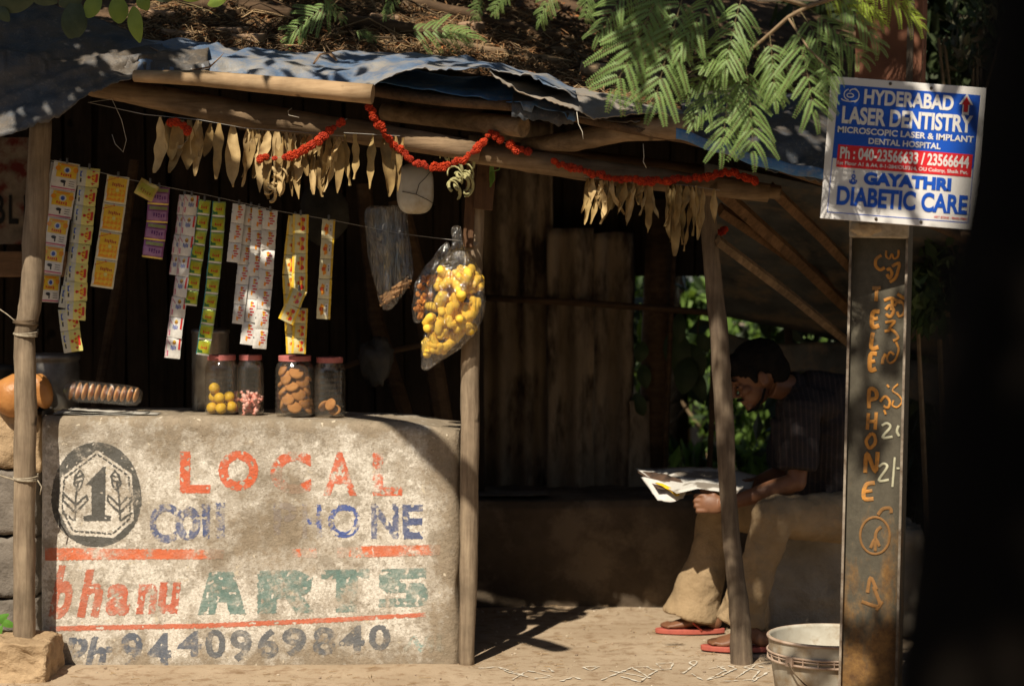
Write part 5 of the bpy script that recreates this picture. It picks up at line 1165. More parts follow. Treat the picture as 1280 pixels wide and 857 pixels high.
pts = []; a1 = ah + math.pi
for i in range(25):   # the bail hangs forward round the front of the bucket
    f = i / 24; a = ah + (a1 - ah) * f; drop = .17 * math.sin(math.pi * f) ** .75; rr_ = RB * (.99 - .0 * drop) + .008
    pts.append(bc + Vector((math.cos(a) * rr_, math.sin(a) * rr_, HB - .068 - drop)))
mb = MB(); mb.tube(pts, .0026, 7); mb.build('handle_wire', MT['twig'], bk, smooth=True)

# ------------------------------------------------------------------ the reading man
man = thing('person', 'seated man in dark striped shirt and tan trousers reading a newspaper', 'person', P(1000, 800, 8.6))
skin = M('skin', (.20, .092, .048), (.14, .060, .030), 14, .5, .35, .15, 90, .001)
sn = NT('striped_shirt'); wv = sn.n('ShaderNodeTexWave', wave_type='BANDS', bands_direction='X'); wv.inputs['Scale'].default_value = 15; wv.inputs['Distortion'].default_value = 1.2; wv.inputs['Detail'].default_value = 1
mp_ = sn.coords((1, .8, .12)); sn.l(mp_, wv.inputs[0]); cs_ = sn.ramp(wv.outputs['Fac'], [(.0, (.028, .024, .025)), (.80, (.030, .026, .027)), (.9, (.050, .030, .028)), (1, (.048, .042, .040))]); sn.color(cs_); sn.rough(.9, .1); sn.bump(sn.noise(18, 5, .6), .6, .02); shirt = sn.mat
tr_ = M('tan_trousers', (.36, .26, .155), (.26, .185, .105), 8, .9, .1, .7, 22, .016)
nhip, fhip = P(1056, 646, 8.50), P(1050, 644, 8.76); nkn, fkn = P(960, 647, 8.28), P(892, 640, 8.70)
nan, fan = P(934, 788, 8.33), P(866, 772, 8.72)
pel, wai, che, uch, nck = P(1052, 640, 8.63), P(1046, 585, 8.63), P(1030, 535, 8.61), P(1006, 500, 8.60), P(984, 484, 8.58)
hc = P(947, 470, 8.56)
fw = Vector((-math.cos(R(27)), 0, -math.sin(R(27)))); upv = Vector((-math.sin(R(27)), 0, math.cos(R(27)))); sd = Vector((0, 1, 0))
def H(f, s, u): return hc + (fw * f + sd * s + upv * u) * 1.13
hr = Matrix((fw, sd, upv)).transposed()
body = MB()
body.ell(pel, (.12, .17, .11)); body.tube([pel, wai, che, uch, nck], [(.12, .09), (.12, .085), (.13, .09), (.12, .065), (.055, .055)], 20, flat=(0, 1, 0))
body.tube([uch, nck, H(-.03, 0, -.05)], [.065, .058, .056], 16)
for hp_, kn, an in ((nhip, nkn, nan), (fhip, fkn, fan)): body.tube([hp_, hp_.lerp(kn, .5), kn, kn.lerp(an, .35), an], [.085, .075, .056, .054, .036], 16)
nsh, nel, nwr = P(1003, 512, 8.42), P(996, 602, 8.36), P(908, 630, 8.35)
fsh, fel, fwr = P(992, 510, 8.78), P(975, 592, 8.86), P(945, 603, 8.78)
body.tube([nsh, nsh.lerp(nel, .5), nel], [.052, .046, .039], 14); body.tube([nel, nel.lerp(nwr, .3), nwr], [.040, .041, .026], 14); body.ell(nel, .040)
body.tube([fsh, fsh.lerp(fel, .5), fel], [.052, .046, .037], 14); body.tube([fel, fel.lerp(fwr, .3), fwr], [.038, .038, .026], 14); body.ell(fel, .038)
# head
body.ell(H(-.012, 0, .028), (.110, .084, .100), hr, 24, 16); body.ell(H(.035, 0, -.035), (.062, .060, .072), hr, 20, 14)
body.ell(H(.072, 0, -.088), (.026, .026, .020), hr); body.ell(H(.082, 0, .022), (.020, .052, .014), hr)
body.tube([H(.090, 0, .012), H(.108, 0, -.018), H(.112, 0, -.034)], [(.009, .009), (.013, .012), (.017, .011)], 12); body.ell(H(.098, .012, -.034), (.012, .009, .008), hr); body.ell(H(.098, -.012, -.034), (.012, .009, .008), hr)
body.ell(H(.090, 0, -.056), (.013, .024, .0075), hr); body.ell(H(.087, 0, -.068), (.013, .021, .008), hr)
for s_ in (-1, 1):
    body.ell(H(.060, s_ * .042, -.022), (.026, .020, .020), hr); body.ell(H(-.008, s_ * .080, -.010), (.020, .008, .032), hr, 16, 12); body.ell(H(-.002, s_ * .086, -.024), (.009, .006, .012), hr)
    body.ell(H(.076, s_ * .032, .0), (.014, .017, .010), hr)
# hands
def hand(wr, dirv, side, palmn, grip, k=1.0):
    dirv = dirv.normalized(); palmn = palmn.normalized(); sdv = side.normalized()
    pc = wr + dirv * .055 * k
    rot = Matrix((dirv, sdv, palmn)).transposed()
    body.ell(pc, (.055 * k, .042 * k, .020 * k), rot, 18, 12); body.tube([wr - dirv * .01, wr + dirv * .03], [.025 * k, .027 * k], 12)
    for i, (o_, L) in enumerate(((-.032, .058), (-.0105, .068), (.0105, .064), (.031, .052))):
        b = pc + dirv * .040 * k + sdv * o_ * k
        m1 = b + (dirv * .8 + palmn * .25).normalized() * L * .48 * k; m2 = m1 + (dirv * .25 * (1 - grip) + palmn * .9).normalized() * L * .36 * k; m3 = m2 + (palmn * .5 - dirv * .8).normalized() * L * .28 * k
        body.tube([b - dirv * .015, b, m1, m2, m3], [.0100 * k, .0100 * k, .0092 * k, .0082 * k, .0070 * k], 12); body.ell(m3, .0070 * k, None, 10, 8); body.ell(m1, .0094 * k, None, 10, 8)
    t0 = pc - dirv * .012 * k - sdv * .034 * k; t1 = t0 + (-sdv * .6 + dirv * .7 + palmn * .3).normalized() * .036 * k; t2 = t1 + (dirv * .9 + palmn * .2).normalized() * .030 * k
    body.tube([t0, t1, t2], [.013 * k, .011 * k, .0085 * k], 12); body.ell(t2, .0085 * k, None, 10, 8)
hand(nwr, P(860, 628, 8.36) - nwr, Vector((.05, -.25, -1)), Vector((-.05, 1, -.25)), .8, 1.0)
hand(fwr, P(905, 606, 8.62) - fwr, Vector((.0, .9, -.5)), Vector((0, -.5, -1)), .5, .95)
# feet
def foot(heel, toe, an):
    dv = (toe - heel); dv.z = 0; L = dv.length; dv.normalize(); sv = Vector((-dv.y, dv.x, 0)); z0 = Vector((0, 0, .024)); hb = Vector((heel.x, heel.y, 0)) + z0
    body.ell(hb + dv * .03 + Vector((0, 0, .030)), (.036, .032, .034)); body.tube([an, hb + dv * .055 + Vector((0, 0, .045)), hb + dv * .12 + Vector((0, 0, .036)), hb + dv * .17 + Vector((0, 0, .020)), hb + dv * .21 + Vector((0, 0, .014))], [(.036, .036), (.034, .036), (.036, .030), (.042, .020), (.040, .013)], 16, flat=(0, 0, 1))
    for i in range(5):
        o_ = (-.030 + .015 * i); r_ = (.0125, .0095, .009, .0085, .008)[i]; l_ = (.050, .052, .046, .040, .032)[i]
        a = hb + dv * .195 + sv * o_ + Vector((0, 0, .012)); body.tube([a, a + dv * l_ * .6 + Vector((0, 0, .003)), a + dv * l_ - Vector((0, 0, .002))], [r_, r_, r_ * .85], 10); body.ell(a + dv * l_ - Vector((0, 0, .002)), r_ * .86, None, 10, 8)
    return hb, dv, sv
fh, ft_ = P(901, 791, 8.68), P(816, 791, 8.68); nh, nt_ = P(962, 815, 8.26), P(884, 815, 8.30)
F1 = foot(fh, ft_, fan); F2 = foot(nh, nt_, nan)
blob(body, 'body', skin, man, .0042, 5)
# hair, moustache, beard
hm = M('black_hair', (.012, .010, .009), (.006, .005, .005), 40, .85, .08, .7, 90, .004, stretch=(1, 1, .4))
hb_ = MB()
hb_.ell(H(-.020, 0, .046), (.118, .094, .100), hr, 28, 18, lambda v: 1 + .04 * noise.noise(v * 5)); hb_.ell(H(-.07, 0, .0), (.062, .080, .078), hr, 24, 16); hb_.ell(H(.052, 0, .085), (.062, .064, .036), hr, 20, 12, lambda v: 1 + .08 * noise.noise(v * 6)); hb_.ell(H(.098, 0, .060), (.022, .052, .024), hr, 20, 12, lambda v: 1 + .15 * noise.noise(v * 6))
for s_ in (-1, 1): hb_.ell(H(.020, s_ * .078, .020), (.016, .012, .040), hr)
ho = blob(hb_, 'hair', hm, man, .005, 2, lambda p: .0025 * noise.noise(p * 90) + .002 * noise.noise(p * 30))
mb = MB(); mb.tube([H(.088, -.030, -.052), H(.102, -.016, -.047), H(.106, 0, -.046), H(.102, .016, -.047), H(.088, .030, -.052)], [(.004, .004), (.007, .006), (.007, .007), (.007, .006), (.004, .004)], 10); blob(mb, 'moustache', hm, man, .003, 1, lambda p: .0008 * noise.noise(p * 200))
mb = MB(); mb.tube([H(.0, -.064, -.045), H(.03, -.062, -.078), H(.065, -.04, -.098), H(.090, 0, -.100), H(.065, .04, -.098), H(.03, .062, -.078), H(.0, .064, -.045)], [(.008, .006)] * 7, 10); blob(mb, 'beard', hm, man, .0035, 2, lambda p: .001 * noise.noise(p * 150))
for s_ in (-1, 1):
    mb = MB(); mb.ell(H(.086, s_ * .033, .0), (.008, .013, .0045), hr); mb.build('eye', MT['black'], man, smooth=True)
    mb = MB(); mb.tube([H(.088, s_ * .014, .026), H(.096, s_ * .030, .032), H(.082, s_ * .052, .024)], [(.003, .004), (.004, .005), (.002, .002)], 8); mb.build('eyebrow', hm, man, smooth=True)
# shirt
sh = MB()
sh.tube([P(1054, 652, 8.63), wai, che + Vector((.01, 0, .01)), P(1014, 502, 8.61), P(996, 484, 8.59)], [(.185, .135), (.180, .135), (.205, .150), (.185, .120), (.085, .080)], 24, flat=(0, 1, 0))
sh.ell(P(1020, 505, 8.61), (.115, .185, .085), None, 20, 14)
sh.tube([P(1004, 505, 8.50), nsh, nsh.lerp(nel, .4), nsh.lerp(nel, .84)], [.075, .074, .072, .076], 18); sh.tube([P(996, 505, 8.72), fsh, fsh.lerp(fel, .4), fsh.lerp(fel, .84)], [.075, .072, .070, .074], 18)
sh.tube([P(1040, 610, 8.63), P(1000, 560, 8.62), P(985, 520, 8.60)], [.09, .11, .07], 16)
sh.tube([uch + Vector((-.02, 0, .02)), nck + Vector((-.0, 0, .0))], [(.085, .075), (.070, .066)], 18)
blob(sh, 'shirt', shirt, man, .007, 6, lambda p: .008 * noise.noise(p * 9) + .010 * (1 - 2 * abs(noise.noise(Vector((p.x * 7 + p.z * 6, p.y * 5, p.z * 12))))))
# trousers
tm = MB(); tm.ell(pel + Vector((.0, 0, .005)), (.16, .195, .115), None, 20, 14)
for hp_, kn, an, fl, dx in ((nhip, nkn, P(926, 778, 8.33), .092, .0), (fhip, fkn, P(866, 770, 8.72), .118, 0)):
    tm.tube([hp_, hp_.lerp(kn, .5), kn + Vector((.02, 0, .012))], [.105, .092, .078], 20); tm.ell(kn + Vector((.015, 0, .004)), .077, None, 18, 12)
    tm.tube([kn + Vector((.02, 0, 0)), kn.lerp(an, .45) + Vector((.014, 0, 0)), an + Vector((.012, 0, .07)), an + Vector((-.004, 0, 0))], [(.076, .078), (.076, .078), (fl * .86, fl * .9), (fl, fl + .010)], 22, flat=(1, 0, 0))
blob(tm, 'trousers', tr_, man, .007, 5, lambda p: .006 * noise.noise(p * 11) + .004 * noise.noise(p * 30) + .007 * (1 - 2 * abs(noise.noise(Vector((p.x * 13, p.y * 5 + 3, p.z * 3.5 + p.x * 6))))))
# slippers
rub = M('red_rubber', (.44, .11, .075), (.34, .08, .06), 30, .6, .3); rub2 = M('red_strap', (.62, .10, .06), (.5, .07, .05), 30, .5, .4)
for (hb2, dv, sv) in (F1, F2):
    o0 = hb2 - Vector((0, 0, .024)); mb = MB(); n = 40; prof = []
    for i in range(n):
        t = i / n * math.tau; L = .148 * math.cos(t); wv_ = math.sin(t) * (.043 + .010 * math.cos(t) - .006 * math.cos(2 * t)); prof.append(o0 + dv * (.130 + L * 1.0) + sv * wv_)
    zb_ = .006
    vs = [p + Vector((0, 0, zb_)) for p in prof] + [p + Vector((0, 0, zb_ + .020)) for p in prof]
    mb.add(vs, [tuple(range(n))[::-1], tuple(range(n, 2 * n))] + [(i, (i + 1) % n, n + (i + 1) % n, n + i) for i in range(n)]); sl_ = mb.build('slipper', rub, man, bevel=.003)
    th_ = o0 + dv * .215 + Vector((0, 0, .040)) - sv * .014
    for s_ in (-1, 1):
        mb = MB(); a = o0 + dv * .085 + sv * s_ * .046 + Vector((0, 0, .024)); mb.tube([a, a.lerp(th_, .4) + Vector((0, 0, .036)), a.lerp(th_, .8) + Vector((0, 0, .016)), th_ - Vector((0, 0, .012))], [(.006, .0035), (.007, .004), (.006, .004), (.005, .004)], 10, flat=(0, 0, 1)); mb.build('strap', rub2, sl_, smooth=True)
# ------------------------------------------------------------------ his newspaper
nn = NT('newsprint_pages'); br = nn.n('ShaderNodeTexBrick'); br.inputs['Scale'].default_value = 1; br.offset = .3
nn.l(nn.coords((30, 30, 30), (0, 0, 0), (0, 0, .2)), br.inputs[0]); br.inputs['Color1'].default_value = (.40, .39, .36, 1); br.inputs['Color2'].default_value = (.30, .29, .27, 1); br.inputs['Mortar'].default_value = (.52, .50, .46, 1); br.inputs['Mortar Size'].default_value = .12
nn.color(nn.mix(nn.ramp(nn.noise(7, 3), [(.52, 0), (.56, .8)]), br.outputs[0], (.14, .11, .08))); nn.rough(.8, .2)
npw = thing('newspaper', 'open newspaper with a yellow advert held in the seated mans hands', 'newspaper', P(870, 610, 8.5))
def quad_sheet(cs, name, mat, parent, bend=.02, nx_=20, ny_=10, seed=0):
    A, B, C, D = [P(*c) for c in cs]
    def fn(u, v):
        p = A.lerp(B, u).lerp(D.lerp(C, u), v); return p + Vector((0, 0, bend * math.sin(math.pi * u) * 1.0 - .012 * math.sin(u * 5 + v * 2 + seed) * .6 + .006 * noise.noise(Vector((u * 5, v * 5, seed)))))
    mb = MB(); mb.grid(fn, nx_, ny_); return mb.build(name, mat, parent, smooth=True, solid=.0008)
quad_sheet([(794, 583, 8.80), (946, 594, 8.84), (932, 621, 8.36), (846, 616, 8.33)], 'upper_page', nn.mat, npw, .016, seed=1)
quad_sheet([(796, 586, 8.78), (850, 597, 8.5), (868, 616, 8.40), (822, 612, 8.44)], 'dark_picture_page', M('dark_photo_print', (.12, .07, .045), (.04, .03, .025), 20, .6), npw, -.004, seed=2)
whitep = M('white_page', (.62, .60, .57), (.50, .48, .45), 30, .7)
pg = quad_sheet([(801, 596, 8.60), (858, 612, 8.40), (854, 623, 8.38), (822, 627, 8.44)], 'front_page', whitep, npw, .0, seed=3)
quad_sheet([(818, 603, 8.498), (846, 611, 8.405), (850, 619, 8.370), (838, 615, 8.400)], 'yellow_advert', M('yellow_print', (.80, .52, .02), (.7, .42, .02), 30, .6), npw, .0, 8, 4, seed=3).location.y -= .006
# ------------------------------------------------------------------ feathery branch in front of the roof and pillar
def frond_mesh(seed, L=.30, npair=7, pl=.13, mats=None):
    """bipinnate leaf along +X, hanging slightly"""
    rnd = random.Random(seed); mb = MB()
    rach = [Vector((L * t, 0, -.10 * L * t - .25 * L * t * t)) for t in [i / 8 for i in range(9)]]
    mb.mi = 1; mb.tube(rach, [.0016 * (1 - i * .08) for i in range(9)], 5, False); mb.mi = 0
    for k in range(npair * 2 + 1):
        pair = k // 2; s_ = 1 if k % 2 else -1; t = .22 + .76 * pair / max(1, npair - .5); p0 = Vector((L * min(1, t), 0, -.10 * L * t - .25 * L * t * t))
        ang = (R(rnd.uniform(48, 66)) - .35 * t) * s_ if k < npair * 2 else 0; l = pl * (.62 + .5 * math.sin(math.pi * (t * .85 + .1))) * rnd.uniform(.68, 1.15); dn = rnd.uniform(.25, 1.0); ang += R(rnd.uniform(-9, 9))
        d = Vector((math.cos(ang), math.sin(ang), 0)); sdv = Vector((-d.y, d.x, 0)); n = int(l / .0062); pts = []
        q_ = rnd.uniform(-.3, .3)
        for i in range(n + 1):
            f = i / n; pts.append(p0 + d * l * f * (1 - .15 * f * dn) + Vector((0, 0, -l * dn * f * f * .8)))
        mb.mi = 1; mb.tube(pts[::4] + [pts[-1]], .0007, 3, False); mb.mi = 0
        for i in range(1, n + 1):
            f = i / n; tdir = (pts[i] - pts[i - 1]).normalized(); nrm = tdir.cross(sdv).normalized()
            ll = .0165 * (1 - .45 * f ** 3) * (.8 + .2 * min(1, f * 6)) * rnd.uniform(.9, 1.1); w_ = .0032
            for s2 in (-1, 1):
                o_ = (sdv * s2 * (1) + tdir * .42 + nrm * (.18 * s2 * q_ - .10)).normalized(); a = pts[i]; b = a + o_ * ll; m_ = a + o_ * ll * .5; t2 = tdir * w_
                mb.add([a, m_ - t2, b, m_ + t2], [(0, 1, 2, 3)])
    return mb.mesh(mats, 'frond', Vector((0, 0, 0)), False)
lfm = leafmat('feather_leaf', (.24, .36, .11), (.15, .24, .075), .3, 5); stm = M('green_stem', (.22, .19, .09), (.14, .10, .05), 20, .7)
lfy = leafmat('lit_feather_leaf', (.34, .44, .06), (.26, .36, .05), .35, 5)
FR = [frond_mesh(i, .27 + .03 * (i % 3), 6 + i % 3, .118 + .012 * (i % 3), [lfm, stm]) for i in range(5)]
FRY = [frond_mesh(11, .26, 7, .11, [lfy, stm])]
tree = thing('feathery_tree', 'feathery-leaved tree whose drooping green fronds overhang the roof and the signboard', 'tree', (2.6, 4.2, 0))
def frond(px, py, d, ex, ey, ed, roll=0, ms=FR, sc=1.0, parent=None, name='frond', i=[0]):
    """from base point to tip point (photo px and depth)"""
    a = P(px, py, d); b = P(ex, ey, ed); x = (b - a); L = x.length; x.normalize()
    # face of the frond turned partly to the viewer and partly up
    n = Vector((.25 * math.cos(roll), -1.0, .65 + .4 * math.sin(roll))); y = n.cross(x).normalized(); z = x.cross(y)
    m = Matrix((x, y, z)).transposed().to_4x4(); i[0] += 1
    o = bpy.data.objects.new(name, ms[i[0] % len(ms)]); COL.objects.link(o); pr = parent or tree; o.parent = pr; s_ = L / .30 * sc
    o.matrix_local = Matrix.Translation(a - WL[pr.name]) @ m @ Matrix.Scale(s_, 4); return o
brn = M('thin_branch', (.30, .22, .13), (.18, .12, .07), 20, .8)
def branch(pts, r0, r1, parent, name='branch', mat=None):
    ws = [P(*p) if max(abs(p[0]), abs(p[1])) > 20 else Vector(p) for p in pts]; n = len(ws); mb = MB(); mb.tube(ws, [r0 + (r1 - r0) * i / (n - 1) for i in range(n)], 10, True, .1); return mb.build(name, mat or brn, parent, smooth=True)
branch([(1110, -60, 6.3), (1060, -8, 6.35), (1010, 8, 6.4), (985, 22, 6.42), (965, 40, 6.45), (930, 70, 6.5), (905, 95, 6.5)], .009, .004, tree)
branch([(-1.9, 6.2, 4.0), (-1.5, 6.2, 3.62), (-1.14, 6.15, 3.27), (-.90, 6.15, 3.03), (-.74, 6.15, 2.86), (-.60, 6.15, 2.68)], .055, .048, tree, 'shadow_bough')  # unseen limb added to cast the diagonal shadow band on the counter
branch([(1010, 8, 6.4), (940, -12, 6.4), (860, -25, 6.4), (760, -30, 6.4), (660, -24, 6.45)], .007, .003, tree)
branch([(985, 22, 6.42), (1010, 60, 6.35), (1040, 90, 6.3)], .004, .002, tree)
fr = [  # base, tip
 (835, -30, 6.4, 778, 84, 6.30, 0), (860, -26, 6.4, 826, 84, 6.3, 1), (905, -18, 6.4, 850, 34, 6.3, 2), (800, -34, 6.4, 752, 22, 6.35, .5), (700, -28, 6.4, 668, 18, 6.4, 1), (740, -28, 6.4, 728, 14, 6.4, 2),
 (640, -24, 6.45, 618, 8, 6.45, 0), (905, 92, 6.5, 868, 136, 6.4, 1), (912, 80, 6.5, 912, 158, 6.4, .3), (925, 75, 6.5, 870, 88, 6.4, 2.4), (930, 70, 6.5, 952, 166, 6.35, .8), (955, 50, 6.45, 897, 56, 6.35, 1.2),
 (962, 42, 6.45, 972, 118, 6.35, 2), (990, 22, 6.4, 1024, 104, 6.3, 1.1), (1000, 14, 6.4, 1050, 70, 6.3, .2), (1010, 10, 6.4, 1082, 52, 6.3, 2.1),
 (1030, 76, 6.3, 1040, 106, 6.25, .2), (1040, -8, 6.35, 1106, 34, 6.3, .6), (930, -12, 6.4, 905, 56, 6.3, 2.8), (925, 80, 6.5, 932, 148, 6.45, 2.2), (955, 58, 6.45, 978, 116, 6.4, .9), (820, -32, 6.4, 802, 46, 6.35, 2.0)]
for f in fr: frond(*f, sc=random.uniform(.95, 1.15))
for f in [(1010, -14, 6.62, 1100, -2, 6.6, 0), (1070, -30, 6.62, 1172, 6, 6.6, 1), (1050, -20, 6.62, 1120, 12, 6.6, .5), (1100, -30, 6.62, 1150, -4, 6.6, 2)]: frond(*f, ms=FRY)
white_top = MB(); white_top.box(P(985, -4, 6.75), (.20, .02, .03)); o = white_top.build('white_rail', M('white_rail', (.60, .60, .58), (.4, .4, .38), 10), bevel=.003); tag(o, 'white bar end poking in above the fronds at the top edge', 'rail')
# small fern sprigs higher on the roof
sp1 = thing('fern_sprig', 'two small feathery sprigs lying in the roof shade above the tarpaulin lip', 'plant', P(520, 30, 8.2))
for f in [(430, -6, 8.0, 372, 22, 8.0, 0), (500, -14, 8.0, 478, 12, 8.0, 1), (600, -8, 8.0, 596, 16, 8.0, .2), (500, 40, 8.1, 574, 26, 8.1, .3), (545, 34, 8.1, 580, 34, 8.1, .8), (440, 38, 8.1, 462, 40, 8.1, .5), (400, -10, 8.0, 430, 12, 8.0, 1.5)]: frond(*f, parent=sp1, sc=1.2)

# the tree's trunk stands close to the camera at the right; crown leaves out of view are added to shade it
barkm = M('shaded_bark', (.016, .012, .009), (.006, .005, .004), 6, .95, .03, .8, 16, .02)  # shade is put into the bark colour: near black, so trunks read unlit
def P1(px, py, d=1.15): return P(px, py, d)
nt_t = thing('leaning_trunk', 'black out-of-focus leaning tree trunk close to the camera at the right edge', 'tree trunk', (P1(1400, 900).x, 1.15, 0))
mb = MB(); pts = [P1(1275, 5200, 1.15), P1(1292, 2000, 1.15), P1(1312, 857, 1.15), P1(1368, 400, 1.15), P1(1425, 0, 1.15), P1(1520, -700, 1.15), P1(1640, -1700, 1.2)]
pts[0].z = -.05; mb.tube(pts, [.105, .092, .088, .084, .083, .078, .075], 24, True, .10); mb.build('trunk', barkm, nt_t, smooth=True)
mb = MB(); rn = random.Random(9)
for i in range(5000):
    c = Vector((rn.gauss(.1, .6), rn.gauss(-.1, .6), rn.gauss(3.1, .3))); q = Euler([rn.uniform(0, 6) for _ in range(3)]).to_matrix(); s_ = rn.uniform(.03, .07)
    mb.add([c + q @ Vector(v) * s_ for v in ((-1, 0, 0), (0, -.5, .1), (1, 0, 0), (0, .5, .1))], [(0, 1, 2, 3)])
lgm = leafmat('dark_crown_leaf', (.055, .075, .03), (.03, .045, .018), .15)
mb.build('crown', lgm, nt_t)
# overhead crown, out of the picture, that throws the dappled shade
def crown_patch(mb, x0, x1, y0, y1, z0, z1, n, hole=.0, seed=0, s=(.035, .075), hs=2.2):
    rn = random.Random(seed)
    k = 0
    while k < n:
        c = Vector((rn.uniform(x0, x1), rn.uniform(y0, y1), rn.uniform(z0, z1))); k += 1
        # project along the sun onto z = 4 for hole pattern
        q = c + SUN * ((4 - c.z) / SUN.z)
        if noise.noise(Vector((q.x * hs, q.y * hs, seed))) + .5 * noise.noise(Vector((q.x * hs * 2.7, q.y * hs * 2.7, seed + 3))) < hole: continue
        if (c.z - HC) / c.y < .165: continue
        r_ = Euler((rn.uniform(-.7, .7), rn.uniform(-.7, .7), rn.uniform(0, 6.3))).to_matrix(); s_ = rn.uniform(*s)
        mb.add([c + r_ @ Vector(v) * s_ for v in ((-1, 0, 0), (-.2, -.45, .05), (1, 0, -.1), (-.2, .45, .05))], [(0, 1, 2, 3)])
mb = MB()
crown_patch(mb, .02, 3.6, 5.35, 9.2, 3.7, 4.5, 17000, -.36, 1)        # shades the man, the roof wing, the right background
crown_patch(mb, -4.2, 1.2, 6.75, 9.6, 3.7, 4.4, 17000, -.20, 2)       # shades the roof top
crown_patch(mb, -.12, .62, 3.4, 4.5, 3.75, 4.3, 1500, .02, 3)
crown_patch(mb, -.26, .1, 5.85, 6.2, 3.9, 4.1, 260, -.6, 8)
crown_patch(mb, -.15, .7, 4.95, 5.5, 3.75, 4.3, 900, -.15, 7)         # dapples the pillar
crown_patch(mb, .55, 1.2, 4.8, 5.4, 3.75, 4.3, 330, .25, 4)           # light dapple on the signboard
crown_patch(mb, -3.6, -1.8, 5.95, 6.9, 3.75, 4.3, 4600, -.45, 5)      # left corner
crown_patch(mb, -2.0, .2, 6.3, 6.9, 3.75, 4.3, 1000, .1, 6)         # broken shade along the eave
mb.build('crown', leafmat('crown_leaf', (.07, .11, .035), (.045, .075, .025), .2), tree)
branch([(2.6, 4.2, -.05), (2.55, 4.3, 1.5), (2.3, 4.8, 2.9), (1.8, 5.8, 3.7), (.9, 7.0, 4.1), (-.8, 8, 4.1), (-3, 8.4, 4.0)], .15, .03, tree, 'trunk', barkm)

# ------------------------------------------------------------------ leafy sprig top left
ovm = [leafmat('round_leaf_dark', (.075, .10, .055), (.05, .07, .04), .15, 20), leafmat('round_leaf_light', (.27, .36, .07), (.20, .29, .06), .35, 20)]
def oval_leaf(c, L, W, ang, m, parent, pitch=.0, roll=0, fold=.12):
    mb = MB(); rot = Matrix.Rotation(-ang, 3, 'Y') @ Matrix.Rotation(roll, 3, 'X')
    def fn(u, v):
        t = v; wv = W * math.sin(math.pi * (t * .96 + .02)) ** .7 * (1 - .25 * t); s_ = (u - .5) * 2
        return Vector(c) + rot @ Vector((L * (t - .5), -.10 * L * math.sin(math.pi * t) + fold * abs(s_) * wv * .5 - .008, s_ * wv / 2))
    mb.grid(fn, 8, 12); return mb.build('leaf', m, parent, smooth=True)
lb = thing('leafy_twig', 'twig with broad rounded green leaves hanging in at the top left corner', 'branch', P(130, -10, 7.4))
branch([(-30, -30, 7.4), (60, -16, 7.4), (140, -8, 7.4), (215, -14, 7.4), (275, 2, 7.4)], .005, .002, lb, 'twig')
for x, y, L, w_, ang, m, rl in [(92, 24, 50, 34, 80, 0, .2), (92, 26, 44, 36, 100, 0, .5), (118, 8, 34, 26, 60, 1, -.2), (148, 12, 36, 28, 95, 1, .2), (172, 31, 46, 24, -80, 1, .3), (180, 4, 22, 20, -60, 1, 0), (20, 2, 50, 30, 10, 0, .4), (90, 0, 34, 24, 20, 0, .1), (54, -4, 40, 24, -20, 0, .3),
   (272, 2, 26, 14, 20, 1, .2), (5, 18, 24, 18, -50, 0, .1), (240, -4, 30, 12, 0, 1, .5), (200, -8, 36, 22, -30, 0, .2)]:
    k = 7.38 / F; oval_leaf(P(x, y, 7.38), L * k, w_ * k, R(ang), ovm[m], lb, roll=rl)
mb = MB(); mb.tube([P(215, 0, 7.4), P(240, 6, 7.4), P(262, 14, 7.4), P(275, 22, 7.4)], .0018, 6); mb.build('twig', stm, lb)

# ------------------------------------------------------------------ greenery and trees behind
def bush(name, label, px0, px1, py0, py1, d, n, mats, size, seed, depth=.5, cat='bush', group='greenery behind the stall', shape=None, stems=True):
    rn = random.Random(seed); a = P(px0, py0, d); b = P(px1, py1, d); c = (a + b) / 2
    t = thing(name, label, cat, (c.x, d, max(0, min(a.z, b.z) - .3)), group)
    mb = MB(); cl = [Vector((rn.uniform(-1, 1), rn.uniform(-1, 1), rn.uniform(-1, 1))) for _ in range(26)]
    for i in range(n):
        q = rn.choice(cl) + Vector((rn.gauss(0, .22), rn.gauss(0, .22), rn.gauss(0, .22)))
        p = c + Vector((q.x * abs(b.x - a.x) / 2, q.y * depth, q.z * abs(a.z - b.z) / 2)); r_ = Euler([rn.uniform(0, 6) for _ in range(3)]).to_matrix(); s_ = rn.uniform(*size); mb.mi = rn.randrange(len(mats))
        mb.add([p + r_ @ Vector(v) * s_ for v in ((-1, 0, 0), (-.1, -.4, .08), (1, 0, -.1), (-.1, .4, .08))], [(0, 1, 2, 3)])
    mb.build('foliage', mats, t)
    if stems:
        mb = MB()
        for i in range(5): x = c.x + rn.uniform(-.4, .4) * abs(b.x - a.x); mb.tube([Vector((x, d, 0)), Vector((x + rn.uniform(-.1, .1), d, c.z * .6)), Vector((x + rn.uniform(-.3, .3), d, c.z))], [.015, .012, .006], 6)
        mb.build('stem', brn, t)
    return t
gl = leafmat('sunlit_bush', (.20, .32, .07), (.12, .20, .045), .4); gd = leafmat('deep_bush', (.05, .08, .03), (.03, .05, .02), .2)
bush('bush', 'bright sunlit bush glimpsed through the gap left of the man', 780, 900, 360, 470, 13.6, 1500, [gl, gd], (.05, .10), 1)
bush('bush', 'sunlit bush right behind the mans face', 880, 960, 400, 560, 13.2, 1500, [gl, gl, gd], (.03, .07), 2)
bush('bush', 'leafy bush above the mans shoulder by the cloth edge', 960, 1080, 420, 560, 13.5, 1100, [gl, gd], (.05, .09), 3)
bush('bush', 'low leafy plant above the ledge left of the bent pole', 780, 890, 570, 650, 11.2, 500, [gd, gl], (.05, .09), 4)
bush('bush', 'dim low plant behind the mans chest', 930, 990, 560, 650, 11.0, 420, [gd, gl], (.04, .07), 5)
